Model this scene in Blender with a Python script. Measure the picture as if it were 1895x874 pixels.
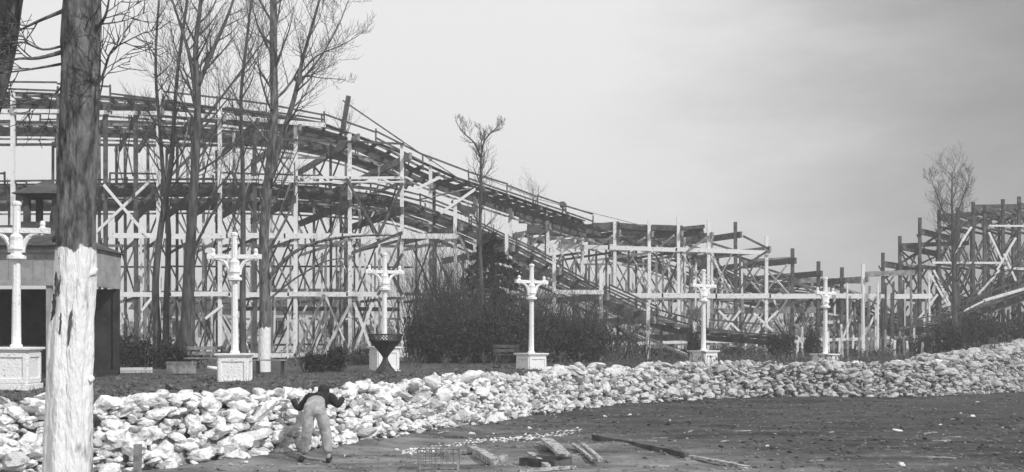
import bpy, math, random
from mathutils import Vector, Matrix, noise
random.seed(11)
R = math.radians
for o in list(bpy.data.objects): bpy.data.objects.remove(o)
scene = bpy.context.scene
col = scene.collection

# ------------------------------------------------------------------ camera
F = 2032.0; CZ = 2.1; HZ = 625.0
cam = bpy.data.objects.new('camera', bpy.data.cameras.new('camera'))
col.objects.link(cam); scene.camera = cam
cam.location = (0, 0, CZ); cam.rotation_euler = (R(90), 0, 0)
cam.data.sensor_width = 36; cam.data.lens = 36 * F / 1895
cam.data.shift_y = (HZ - 437) / 1895
cam.data.clip_start = 0.5; cam.data.clip_end = 3000

# ------------------------------------------------------------------ light
SUN_EL, SUN_AZ = 40, 128        # azimuth clockwise from +Y (the view direction)
sun = bpy.data.objects.new('sun', bpy.data.lights.new('sun', 'SUN'))
col.objects.link(sun)
sun.data.energy = 3.6; sun.data.angle = R(0.7); sun.data.color = (1, 1, 1)
sd = Vector((math.sin(R(SUN_AZ)) * math.cos(R(SUN_EL)), math.cos(R(SUN_AZ)) * math.cos(R(SUN_EL)), math.sin(R(SUN_EL))))
sun.rotation_euler = sd.to_track_quat('Z', 'Y').to_euler()

w = bpy.data.worlds.new('World'); scene.world = w; w.use_nodes = True
nt = w.node_tree; nt.nodes.clear()
def N(t, **k):
    n = nt.nodes.new(t)
    for a, b in k.items(): setattr(n, a, b)
    return n
sky = N('ShaderNodeTexSky', sky_type='NISHITA', sun_disc=False)
sky.sun_elevation = R(SUN_EL); sky.sun_rotation = R(SUN_AZ)
bw = N('ShaderNodeRGBToBW'); nt.links.new(sky.outputs[0], bw.inputs[0])
tc = N('ShaderNodeTexCoord')
sep = N('ShaderNodeSeparateXYZ'); nt.links.new(tc.outputs['Generated'], sep.inputs[0])
nz = N('ShaderNodeTexNoise'); nz.inputs['Scale'].default_value = 2.6; nz.inputs['Detail'].default_value = 6; nz.inputs['Roughness'].default_value = .62
mp = N('ShaderNodeMapping'); mp.inputs['Scale'].default_value = (1, 1, 3.2)
nt.links.new(tc.outputs['Generated'], mp.inputs[0]); nt.links.new(mp.outputs[0], nz.inputs['Vector'])
mr = N('ShaderNodeMapRange', interpolation_type='SMOOTHSTEP')           # a bank of thicker grey cloud to the right
mr.inputs['From Min'].default_value = .06; mr.inputs['From Max'].default_value = .46
mr.inputs['To Min'].default_value = 9.7; mr.inputs['To Max'].default_value = 3.0
ad = N('ShaderNodeMath', operation='MULTIPLY_ADD'); ad.inputs[1].default_value = .34; 
nt.links.new(nz.outputs[0], ad.inputs[0])
sb = N('ShaderNodeMath', operation='SUBTRACT'); sb.inputs[1].default_value = .17
nt.links.new(sep.outputs['X'], sb.inputs[0]); nt.links.new(sb.outputs[0], ad.inputs[2])
nt.links.new(ad.outputs[0], mr.inputs['Value'])
mx = N('ShaderNodeMix', data_type='FLOAT'); mx.inputs[0].default_value = .9
nt.links.new(bw.outputs[0], mx.inputs[2]); nt.links.new(mr.outputs[0], mx.inputs[3])
bg = N('ShaderNodeBackground'); bg.inputs['Strength'].default_value = .1
nt.links.new(mx.outputs[0], bg.inputs['Color'])
wo = N('ShaderNodeOutputWorld'); nt.links.new(bg.outputs[0], wo.inputs[0])

vs = scene.view_settings
scene.display_settings.display_device = 'sRGB'
vs.view_transform = 'Standard'; vs.look = 'None'; vs.gamma = 1; vs.use_curve_mapping = False
vs.exposure = 0.0

# ------------------------------------------------------------------ helpers
def P(px, py, D):                    # design helper: where a point at distance D stands in the world
    return Vector(((px - 947.5) / F * D, D, CZ + (HZ - py) / F * D))
def U(a, b): return random.uniform(a, b)

def material(name, c1, c2, scale=3.0, detail=5, rough=.85, bump=.3, bscale=None, lo=.4, hi=.6, stretch=(1, 1, 1), extra=None, spec=.2):
    m = bpy.data.materials.new(name); m.use_nodes = True
    t = m.node_tree; b = t.nodes['Principled BSDF']
    b.inputs['Roughness'].default_value = rough
    b.inputs['Specular IOR Level'].default_value = spec
    co = t.nodes.new('ShaderNodeTexCoord'); mpn = t.nodes.new('ShaderNodeMapping'); mpn.inputs['Scale'].default_value = stretch
    t.links.new(co.outputs['Object'], mpn.inputs[0])
    n = t.nodes.new('ShaderNodeTexNoise'); n.inputs['Scale'].default_value = scale; n.inputs['Detail'].default_value = detail; n.inputs['Roughness'].default_value = .65
    t.links.new(mpn.outputs[0], n.inputs['Vector'])
    r = t.nodes.new('ShaderNodeMapRange'); r.inputs['From Min'].default_value = lo; r.inputs['From Max'].default_value = hi
    t.links.new(n.outputs[0], r.inputs['Value'])
    x = t.nodes.new('ShaderNodeMix'); x.data_type = 'RGBA'
    x.inputs[6].default_value = (c1, c1, c1, 1); x.inputs[7].default_value = (c2, c2, c2, 1)
    t.links.new(r.outputs[0], x.inputs[0])
    t.links.new(x.outputs[2], b.inputs['Base Color'])
    if bump:
        n2 = t.nodes.new('ShaderNodeTexNoise'); n2.inputs['Scale'].default_value = bscale or scale * 5; n2.inputs['Detail'].default_value = 6
        t.links.new(mpn.outputs[0], n2.inputs['Vector'])
        bp = t.nodes.new('ShaderNodeBump'); bp.inputs['Strength'].default_value = bump; bp.inputs['Distance'].default_value = .05
        t.links.new(n2.outputs[0], bp.inputs['Height']); t.links.new(bp.outputs[0], b.inputs['Normal'])
    if extra: extra(t, b, x, co)
    return m

M = {}
M['white_wood'] = material('flaking_white_painted_wood', .2, .85, 6, 7, lo=.28, hi=.44, bump=.2)
M['white_paint'] = material('white_paint', .34, .87, 7, 8, lo=.28, hi=.4, bump=.5, bscale=20)
M['grey_wood'] = material('weathered_grey_wood', .16, .36, 4, 6, stretch=(1, 1, 1), bump=.3)
M['dark_wood'] = material('dark_creosoted_wood', .05, .13, 3, 6, bump=.3)
M['old_board'] = material('dirty_split_board', .16, .55, 9, 7, lo=.38, hi=.56, bump=.7)
M['rail'] = material('worn_steel_rail', .08, .25, 4, 4, rough=.5, bump=0)
M['iron'] = material('black_iron', .03, .07, 6, 4, rough=.6, bump=.1)
def stone_extra(t, b, x, co):        # every stone has its own tone
    gn = t.nodes.new('ShaderNodeNewGeometry'); rr_ = t.nodes.new('ShaderNodeMapRange')
    rr_.inputs['To Min'].default_value = .5; rr_.inputs['To Max'].default_value = 1.0; rr_.inputs['From Max'].default_value = .35
    t.links.new(gn.outputs['Random Per Island'], rr_.inputs['Value'])
    mm = t.nodes.new('ShaderNodeMix'); mm.data_type = 'RGBA'; mm.blend_type = 'MULTIPLY'; mm.inputs[0].default_value = 1
    sx_ = t.nodes.new('ShaderNodeSeparateXYZ'); t.links.new(co.outputs['Object'], sx_.inputs[0])
    rx_ = t.nodes.new('ShaderNodeMapRange'); rx_.inputs['From Min'].default_value = -3; rx_.inputs['From Max'].default_value = 9; rx_.inputs['To Min'].default_value = 1; rx_.inputs['To Max'].default_value = .62   # stone tone gets darker towards the right
    t.links.new(sx_.outputs['X'], rx_.inputs['Value'])
    mu_ = t.nodes.new('ShaderNodeMath'); mu_.operation = 'MULTIPLY'; t.links.new(rx_.outputs[0], mu_.inputs[0]); t.links.new(rr_.outputs[0], mu_.inputs[1])
    t.links.new(x.outputs[2], mm.inputs[6]); t.links.new(mu_.outputs[0], mm.inputs[7]); t.links.new(mm.outputs[2], b.inputs['Base Color'])
M['stone'] = material('whitewashed_stone', .24, .87, 5, 9, lo=.31, hi=.48, bump=1, bscale=16, extra=stone_extra)
M['core'] = material('wall_mortar_and_earth', .1, .4, 4, 7, bump=.9)
M['bark'] = material('bark', .05, .14, 7, 7, stretch=(1, 1, .18), bump=.9, bscale=14)
M['twig'] = material('twig_bark', .055, .11, 5, 3, bump=0)
M['leaf'] = material('dark_evergreen_leaves', .022, .045, 4, 4, bump=0, rough=.6)
M['drybush'] = material('dry_twigs_and_leaves', .05, .16, 5, 4, bump=0)
M['trouser'] = material('pale_work_trousers', .3, .46, 8, 4, bump=.4, bscale=14)
M['jacket'] = material('dark_jacket', .022, .04, 8, 4, bump=.3)
M['skin'] = material('skin', .3, .36, 8, 3, bump=0, rough=.6)
M['hair'] = material('dark_hair', .02, .05, 30, 3, bump=.4)
M['fascia'] = material('grey_painted_boards', .27, .38, 2.5, 6, bump=.15)
M['roofing'] = material('dark_roof_felt', .05, .1, 3, 5, bump=.3)
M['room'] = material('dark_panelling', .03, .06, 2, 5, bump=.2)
M['plaster'] = material('pale_plaster', .55, .75, 1.2, 5, bump=.2)
M['farwood'] = material('distant_bare_wood', .13, .26, .6, 6, bump=0)

def ground_extra(t, b, x, co):       # soil darker in broad patches and to the right, crumbs of pale lime
    n = t.nodes.new('ShaderNodeTexNoise'); n.inputs['Scale'].default_value = .09; n.inputs['Detail'].default_value = 5
    t.links.new(co.outputs['Object'], n.inputs['Vector'])
    s = t.nodes.new('ShaderNodeSeparateXYZ'); t.links.new(co.outputs['Object'], s.inputs[0])
    a = t.nodes.new('ShaderNodeMath'); a.operation = 'MULTIPLY_ADD'; a.inputs[1].default_value = -.045
    t.links.new(s.outputs['X'], a.inputs[0]); t.links.new(n.outputs[0], a.inputs[2])
    # Y: nearer the camera the soil is paler
    a2 = t.nodes.new('ShaderNodeMath'); a2.operation = 'MULTIPLY_ADD'; a2.inputs[1].default_value = -.04
    t.links.new(s.outputs['Y'], a2.inputs[0]); t.links.new(a.outputs[0], a2.inputs[2])
    r = t.nodes.new('ShaderNodeMapRange'); r.inputs['From Min'].default_value = -.72; r.inputs['From Max'].default_value = -.2
    t.links.new(a2.outputs[0], r.inputs['Value'])
    m = t.nodes.new('ShaderNodeMix'); m.data_type = 'RGBA'; m.inputs[6].default_value = (.05, .05, .05, 1)
    t.links.new(r.outputs[0], m.inputs[0]); t.links.new(x.outputs[2], m.inputs[7])
    n3 = t.nodes.new('ShaderNodeTexNoise'); n3.inputs['Scale'].default_value = 5.5; n3.inputs['Detail'].default_value = 8; n3.inputs['Roughness'].default_value = .75
    t.links.new(co.outputs['Object'], n3.inputs['Vector'])
    r3 = t.nodes.new('ShaderNodeMapRange'); r3.inputs['From Min'].default_value = .54; r3.inputs['From Max'].default_value = .66
    t.links.new(n3.outputs[0], r3.inputs['Value'])
    m3 = t.nodes.new('ShaderNodeMix'); m3.data_type = 'RGBA'; m3.inputs[7].default_value = (.2, .2, .2, 1)
    t.links.new(r3.outputs[0], m3.inputs[0]); t.links.new(m.outputs[2], m3.inputs[6])
    mp4 = t.nodes.new('ShaderNodeMapping'); mp4.inputs['Scale'].default_value = (.22, .9, 1); mp4.inputs['Rotation'].default_value = (0, 0, -.5)
    n4 = t.nodes.new('ShaderNodeTexNoise'); n4.inputs['Scale'].default_value = 1.3; n4.inputs['Detail'].default_value = 9; n4.inputs['Roughness'].default_value = .7
    t.links.new(co.outputs['Object'], mp4.inputs[0]); t.links.new(mp4.outputs[0], n4.inputs['Vector'])
    r4 = t.nodes.new('ShaderNodeMapRange'); r4.inputs['From Min'].default_value = .38; r4.inputs['From Max'].default_value = .62; r4.inputs['To Min'].default_value = .5; r4.inputs['To Max'].default_value = 1.5
    t.links.new(n4.outputs[0], r4.inputs['Value'])
    m4 = t.nodes.new('ShaderNodeMix'); m4.data_type = 'RGBA'; m4.blend_type = 'MULTIPLY'; m4.inputs[0].default_value = 1      # trodden and raked streaks of drier soil
    t.links.new(m3.outputs[2], m4.inputs[6]); t.links.new(r4.outputs[0], m4.inputs[7]); t.links.new(m4.outputs[2], b.inputs['Base Color'])
M['ground'] = material('bare_soil', .12, .26, 1.1, 8, bump=1, bscale=9, lo=.35, hi=.65, extra=ground_extra)
M['terrace'] = material('dark_terrace_soil', .055, .14, 1.6, 8, bump=.9, bscale=7, lo=.4, hi=.7)

def trunk_extra(t, b, x, co):        # whitewash brushed onto the lower trunk
    s = t.nodes.new('ShaderNodeSeparateXYZ'); t.links.new(co.outputs['Object'], s.inputs[0])
    n = t.nodes.new('ShaderNodeTexNoise'); n.inputs['Scale'].default_value = 9; n.inputs['Detail'].default_value = 4
    t.links.new(co.outputs['Object'], n.inputs['Vector'])
    a = t.nodes.new('ShaderNodeMath'); a.operation = 'MULTIPLY_ADD'; a.inputs[1].default_value = .3
    t.links.new(n.outputs[0], a.inputs[0]); t.links.new(s.outputs['Z'], a.inputs[2])
    r = t.nodes.new('ShaderNodeMapRange'); r.inputs['From Min'].default_value = 0; r.inputs['From Max'].default_value = .03
    r.name = 'height'; r.inputs['To Min'].default_value = 1; r.inputs['To Max'].default_value = 0
    t.links.new(a.outputs[0], r.inputs['Value'])
    n2 = t.nodes.new('ShaderNodeTexNoise'); n2.inputs['Scale'].default_value = 5; n2.inputs['Detail'].default_value = 7
    mpn = t.nodes.new('ShaderNodeMapping'); mpn.inputs['Scale'].default_value = (1, 1, .35)
    t.links.new(co.outputs['Object'], mpn.inputs[0]); t.links.new(mpn.outputs[0], n2.inputs['Vector'])
    r2 = t.nodes.new('ShaderNodeMapRange'); r2.inputs['From Min'].default_value = .31; r2.inputs['From Max'].default_value = .4
    t.links.new(n2.outputs[0], r2.inputs['Value'])
    w_ = t.nodes.new('ShaderNodeMix'); w_.data_type = 'RGBA'; w_.inputs[6].default_value = (.24, .24, .24, 1); w_.inputs[7].default_value = (.84, .84, .84, 1)
    t.links.new(r2.outputs[0], w_.inputs[0])
    m = t.nodes.new('ShaderNodeMix'); m.data_type = 'RGBA'
    t.links.new(r.outputs[0], m.inputs[0]); t.links.new(x.outputs[2], m.inputs[6]); t.links.new(w_.outputs[2], m.inputs[7])
    t.links.new(m.outputs[2], b.inputs['Base Color'])
def whitewashed(name, h):
    m = material(name, .05, .2, 9, 8, stretch=(1, 1, .3), bump=1, bscale=20, extra=trunk_extra)
    r = m.node_tree.nodes['height']; r.inputs['From Min'].default_value = h; r.inputs['From Max'].default_value = h + .03
    return m

class MB:
    def __init__(s): s.v = []; s.f = []
    def add(s, vs_, fs_):
        k = len(s.v); s.v.extend(vs_); s.f.extend([tuple(i + k for i in f) for f in fs_]); return s
    def box(s, c, sx, sy, sz, rot=None):
        c = Vector(c); vs_ = []
        for x in (-.5, .5):
            for y in (-.5, .5):
                for z in (-.5, .5):
                    p = Vector((x * sx, y * sy, z * sz))
                    if rot: p = rot @ p
                    vs_.append(c + p)
        return s.add(vs_, [(0, 1, 3, 2), (4, 6, 7, 5), (0, 4, 5, 1), (2, 3, 7, 6), (0, 2, 6, 4), (1, 5, 7, 3)])
    def beam(s, a, b, w_, h, up=Vector((0, 0, 1))):      # h along the «up» side
        a = Vector(a); b = Vector(b); d = (b - a)
        if d.length < 1e-4: return s
        d.normalize()
        if abs(d.dot(up)) > .97: up = Vector((0, 1, 0)) if abs(d.y) < .9 else Vector((1, 0, 0))
        x = d.cross(up).normalized(); z = x.cross(d)
        vs_ = []
        for p in (a, b):
            for i, j in ((-.5, -.5), (.5, -.5), (.5, .5), (-.5, .5)):
                vs_.append(p + x * i * w_ + z * j * h)
        return s.add(vs_, [(3, 2, 1, 0), (4, 5, 6, 7), (0, 1, 5, 4), (1, 2, 6, 5), (2, 3, 7, 6), (3, 0, 4, 7)])
    def tube(s, pts, rad, n=6, cap=True, rough=0):
        pts = [Vector(p) for p in pts]; k = len(s.v); m = len(pts)
        for i, p in enumerate(pts):
            d = (pts[min(i + 1, m - 1)] - pts[max(i - 1, 0)]).normalized()
            u = Vector((1, 0, 0)) if abs(d.x) < .8 else Vector((0, 1, 0))
            x = d.cross(u).normalized(); y = d.cross(x)
            for j in range(n):
                t = 2 * math.pi * j / n
                q = x * math.cos(t) + y * math.sin(t)
                r = rad[i]
                if rough: r *= 1 + rough * noise.noise(Vector((q.x * 2.2, q.y * 2.2 + q.z, p.length * .9 + q.z)))
                s.v.append(p + q * r)
        for i in range(m - 1):
            for j in range(n):
                a = k + i * n + j; b = k + i * n + (j + 1) % n
                s.f.append((a, b, b + n, a + n))
        if cap:
            s.f.append(tuple(k + j for j in reversed(range(n)))); s.f.append(tuple(k + (m - 1) * n + j for j in range(n)))
        return s
    def lathe(s, prof, n=16, c=(0, 0, 0)):
        c = Vector(c); k = len(s.v)
        for r, z in prof:
            for j in range(n):
                t = 2 * math.pi * (j + .5) / n; s.v.append(c + Vector((r * math.cos(t), r * math.sin(t), z)))
        for i in range(len(prof) - 1):
            for j in range(n):
                a = k + i * n + j; b = k + i * n + (j + 1) % n
                s.f.append((a, b, b + n, a + n))
        s.f.append(tuple(k + j for j in reversed(range(n)))); s.f.append(tuple(k + (len(prof) - 1) * n + j for j in range(n)))
        return s
    def build(s, name, m, parent=None, smooth=False):
        me = bpy.data.meshes.new(name); off = parent.location if (parent and not parent.parent) else Vector((0, 0, 0))
        if parent and parent.parent: off = parent.parent.location
        me.from_pydata([tuple(Vector(v) - off) for v in s.v], [], s.f)
        me.materials.append(m)
        if smooth: me.polygons.foreach_set('use_smooth', [True] * len(me.polygons))
        o = bpy.data.objects.new(name, me); col.objects.link(o)
        if parent: o.parent = parent
        return o
# vertices given to build() are world coordinates: a part's mesh is stored relative to its thing's base
def tag(o, label=None, cat=None, group=None, kind=None):
    if label: o['label'] = label
    if cat: o['category'] = cat
    if group: o['group'] = group
    if kind: o['kind'] = kind
    return o
def thing(name, loc, label, cat, group=None):
    o = bpy.data.objects.new(name, None); o.empty_display_size = .2; col.objects.link(o); o.location = loc
    return tag(o, label, cat, group)

# ------------------------------------------------------------------ the ground
def lerp_list(xs, ys, x):
    if x <= xs[0]: return ys[0]
    for i in range(len(xs) - 1):
        if x <= xs[i + 1]:
            t = (x - xs[i]) / (xs[i + 1] - xs[i]); return ys[i] * (1 - t) + ys[i + 1] * t
    return ys[-1]
base_px = [(-250, 915), (0, 903), (200, 888), (400, 868), (540, 850), (620, 833), (700, 822), (800, 807), (900, 789), (1000, 774), (1100, 760),
           (1200, 750), (1300, 743), (1400, 740), (1500, 740), (1600, 739), (1700, 738), (1800, 735), (1895, 729), (2080, 718)]
path = [Vector((-34, 12.5, 0))]
for px, py in base_px:
    D = CZ * F / (py - HZ); path.append(Vector(((px - 947.5) / F * D, D, 0)))
path.append(Vector((34, 49, 0))); path.append(Vector((70, 62, 0)))
PX = [p.x for p in path]; PY = [p.y for p in path]
def wall_y(x): return lerp_list(PX, PY, x)
def nz3(x, y, z=0): return noise.noise(Vector((x, y, z)))

def rng(a, b, st):
    r = []; x = a
    while x < b: r.append(x); x += st
    return r
gx = [-480, -380, -250, -120, -60, -40] + rng(-28, 30, .35) + [32, 36, 45, 60, 120, 250, 380, 480]
gy = [-60, -20, 0, 6, 10] + rng(13, 44, .3) + [46, 60, 100, 250, 400, 480]
g = MB()
def lowz(x, y): 
    dd = wall_y(x) - y
    return .06 * nz3(x * .35, y * .35) + .05 * nz3(x * 1.1, y * 1.1, 4) + .03 * nz3(x * 3.1, y * 3.1, 8) + (.1 * max(0, 1 - abs(dd) / 1.5))
for y in gy:
    for x in gx:
        fine = -28 <= x <= 30 and 12 < y < 44
        g.v.append(Vector((x, y, lowz(x, y) if fine else 0)))
n = len(gx)
for j in range(len(gy) - 1):
    for i in range(n - 1): a = j * n + i; g.f.append((a, a + 1, a + 1 + n, a + n))
tag(g.build('ground', M['ground'], smooth=True), kind='structure')

TZ = .96
def tz(x, y):
    z = TZ + .05 * nz3(x * .5, y * .5, 3) + .05 * nz3(x * 1.7, y * 1.7, 5)
    d = y - wall_y(x)
    if x > 14: z += min(1, (x - 14) / 6) * .75 * math.exp(-((d - 2.0) / 3.0) ** 2)
    return z
g = MB()
tx = [-480, -300, -100, -60, -45] + rng(-36, 44, .45) + [46, 60, 68, 100, 300, 480]
td = rng(.55, 9, .4) + rng(9, 45, 1.2) + [50, 60, 80, 120, 250, 330, 410]
for d in td:
    for x in tx: g.v.append(Vector((x, wall_y(x) + d, tz(x, wall_y(x) + d) - (.25 if d < .6 else 0))))
n = len(tx)
for j in range(len(td) - 1):
    for i in range(n - 1): a = j * n + i; g.f.append((a, a + 1, a + 1 + n, a + n))
tag(g.build('terrace', M['terrace'], smooth=True), kind='structure')

# ------------------------------------------------------------------ stones
def make_rocks(k, sub=2):
    import bmesh
    out = []
    for i in range(k):
        bm = bmesh.new(); bmesh.ops.create_icosphere(bm, subdivisions=sub, radius=1)
        cuts = []
        for q in range(random.randint(6, 10)):
            d = Vector((U(-1, 1), U(-1, 1), U(-1, 1))).normalized(); cuts.append((d, U(.55, .85)))
        sc = Vector((U(.95, 1.7), U(.8, 1.1), U(.4, .8)))
        sd_ = U(0, 99)
        for v in bm.verts:
            p = v.co.copy()
            for d, h in cuts:
                t = p.dot(d)
                if t > h: p -= d * (t - h) * .93
            p *= 1 + .3 * noise.noise(p * 1.6 + Vector((sd_, 0, 0))) + .22 * noise.noise(p * 4.1 + Vector((0, sd_, 0)))
            v.co = Vector((p.x * sc.x, p.y * sc.y, p.z * sc.z))
        out.append(([v.co.copy() for v in bm.verts], [tuple(v.index for v in f.verts) for f in bm.faces])); bm.free()
    return out
ROCKS = make_rocks(26, 2); SMALL = make_rocks(14, 2); PEB = make_rocks(8, 1)
def rock(mb, c, s, lib=ROCKS, tilt=.6, yaw=None):
    vs_, fs_ = random.choice(lib)
    rot = Matrix.Rotation(U(0, 6.28) if yaw is None else yaw, 3, 'Z') @ Matrix.Rotation(U(-tilt, tilt), 3, 'X') @ Matrix.Rotation(U(-tilt, tilt), 3, 'Y')
    c = Vector(c); mb.add([c + rot @ (v * s) for v in vs_], fs_)

wall = thing('dry_stone_wall', Vector((0, wall_y(0), 0)), 'long curving dry stone retaining wall of whitewashed rough rubble', 'stone wall')
# arc positions
seg = []
for a, b in zip(path[1:-2], path[2:-1]): seg.append((a, b, (b - a).length))
core = MB(); stones = MB()
HT = 1.12
def wtop(x): 
    return HT + .14 * nz3(x * .7, 0, 9) + .12 * nz3(x * 2.1, 3, 2) + (.45 * min(1, max(0, (x - 15.5) / 3.5))) + .1 * min(1, max(0, (x - 1) / 4))
pts = []
for a, b, L in seg:
    k = max(1, int(L / .27))
    for i in range(k): pts.append(a.lerp(b, i / k))
sm = []
for i, p in enumerate(pts):
    q = sum((pts[min(max(i + j, 0), len(pts) - 1)] for j in range(-3, 4)), Vector()) / 7; sm.append(q)
k0 = len(core.v); prev = None
for i, p in enumerate(sm):
    t = (sm[min(i + 1, len(sm) - 1)] - sm[max(i - 1, 0)]).normalized(); nrm = Vector((-t.y, t.x, 0))   # pointing back
    h = wtop(p.x) - .22
    ring = [p + nrm * .12 + Vector((0, 0, -.2)), p + nrm * .38 + Vector((0, 0, h)), p + nrm * 1.2 + Vector((0, 0, h + .02)), p + nrm * 1.2 + Vector((0, 0, -.2))]
    core.v.extend(ring)
    if i:
        b = len(core.v) - 8
        for j in range(3): core.f.append((b + j, b + 4 + j, b + 5 + j, b + 1 + j))
    h2 = wtop(p.x)
    near = 1.0 if p.y < 26 else .72
    for rep in range(2):
        zc = U(.0, .12)
        while zc < h2 - .02:
            s = random.choice((U(.05, .09), U(.06, .11), U(.09, .15), U(.13, .24) if random.random() < .4 else .08))
            c = p + t * U(-.17, .17) + nrm * (.1 + .24 * zc / 1.2 + U(-.05, .06)); c.z = zc + lowz(p.x, p.y) * .5
            rock(stones, c, s * U(.85, 1.15), ROCKS if s > .09 else SMALL, tilt=.5)
            zc += s * U(.7, 1.1)
    for q in range(6):                                    # the loose rubble lying on top, falling back to the soil
        d = U(.3, 1.6) ; s = U(.05, .15)
        c = p + t * U(-.2, .2) + nrm * d; c.z = h2 - .17 + (.12 if d < .9 else -.02) - .05 * d + U(-.05, .1) + .08 * max(0, nz3(p.x * 1.6, q, 6))
        rock(stones, c, s, ROCKS if s > .12 else SMALL, tilt=.9)
stones.build('stone_facing', M['stone'], wall)
core.build('wall_core', M['core'], wall)

# loose stones, each a thing of its own
loose = []
def loose_stone(px, D, z, s, lab, grp):
    c = Vector(((px - 947.5) / F * D, D, z)); m = MB(); rock(m, c, s, tilt=.3)
    e = m.build('loose_stone', M['stone']); me = e.data
    for v in me.vertices: v.co -= c
    e.location = c; tag(e, lab, 'stone', grp); loose.append(e)
for px, extra in ((262, .1), (337, .1), (436, .15), (548, .1), (668, .28), (765, .12), (870, .08), (1038, .2), (1108, .24), (1190, .12), (1262, .1), (1583, .2), (1660, .1), (1735, .1)):
    D = 16.0
    for it in range(40):
        X = (px - 947.5) / F * D; D = wall_y(X) + .55
    loose_stone(px, D, wtop((px - 947.5) / F * D) - .02 + extra * .3, U(.15, .22), 'pale rough stone lying loose on the crest of the rubble wall', 'loose stones on the wall crest')
for px, py in ((455, 869), (640, 846), (735, 832), (872, 806), (915, 800), (980, 792), (1120, 771), (1165, 768), (1778, 768), (1800, 772), (1740, 788), (1808, 744), (1670, 862), (1660, 800), (1420, 828), (1240, 778)):
    D = CZ * F / (py - HZ)
    loose_stone(px, D, .015 + lowz((px - 947.5) / F * D, D), U(.035, .08), 'small pale stone lying on the bare soil below the wall', 'stones fallen on the lower ground')
# mound of rubble at the right end
mound = MB()
for i in range(260):
    x = U(15.5, 26); y = wall_y(x) + U(.8, 4.5); rock(mound, (x, y, tz(x, y) + .05 + U(0, .12)), U(.12, .3), tilt=.7)
tag(mound.build('rubble_heap', M['stone']), 'heap of pale rubble climbing the bank at the right end of the wall', 'rubble heap')
# gravel and clods too many to count
gr = MB()
for i in range(7000):
    px = U(-50, 1950); D = 17 + 24 * random.random() ** 1.3; X = (px - 947.5) / F * D
    d = wall_y(X) - D
    if d < .1: continue
    if d > 1.6 and random.random() < .5: continue
    rock(gr, (X, D, lowz(X, D) + .005), U(.008, .03) * (1.6 if random.random() < .08 else 1), PEB)
tag(gr.build('gravel', M['grey_wood']), 'crumbs of stone and lime strewn over the bare soil', 'gravel', kind='stuff')
cl = MB()
for i in range(5200):
    X = U(-17, 24); d = .9 + 16 * random.random() ** 1.4; y = wall_y(X) + d
    rock(cl, (X, y, tz(X, y) + .01), U(.02, .09) * (1.8 if random.random() < .12 else 1), PEB)
for i in range(9000):
    X = U(-17, 24); d = 1.0 + 18 * random.random() ** 1.2; y = wall_y(X) + d; z = tz(X, y)
    a = U(0, 6.28); h = U(.05, .2); w_ = .012
    dx = Vector((math.cos(a), math.sin(a), 0)); b = Vector((X, y, z))
    cl.add([b - dx * w_, b + dx * w_, b + dx * U(-.1, .1) + Vector((U(-.08, .08), U(-.08, .08), h))], [(0, 1, 2)])
tag(cl.build('leaf_litter', M['drybush']), 'dark clods, dead leaves and dry grass covering the terrace', 'leaf litter', kind='stuff')

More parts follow.
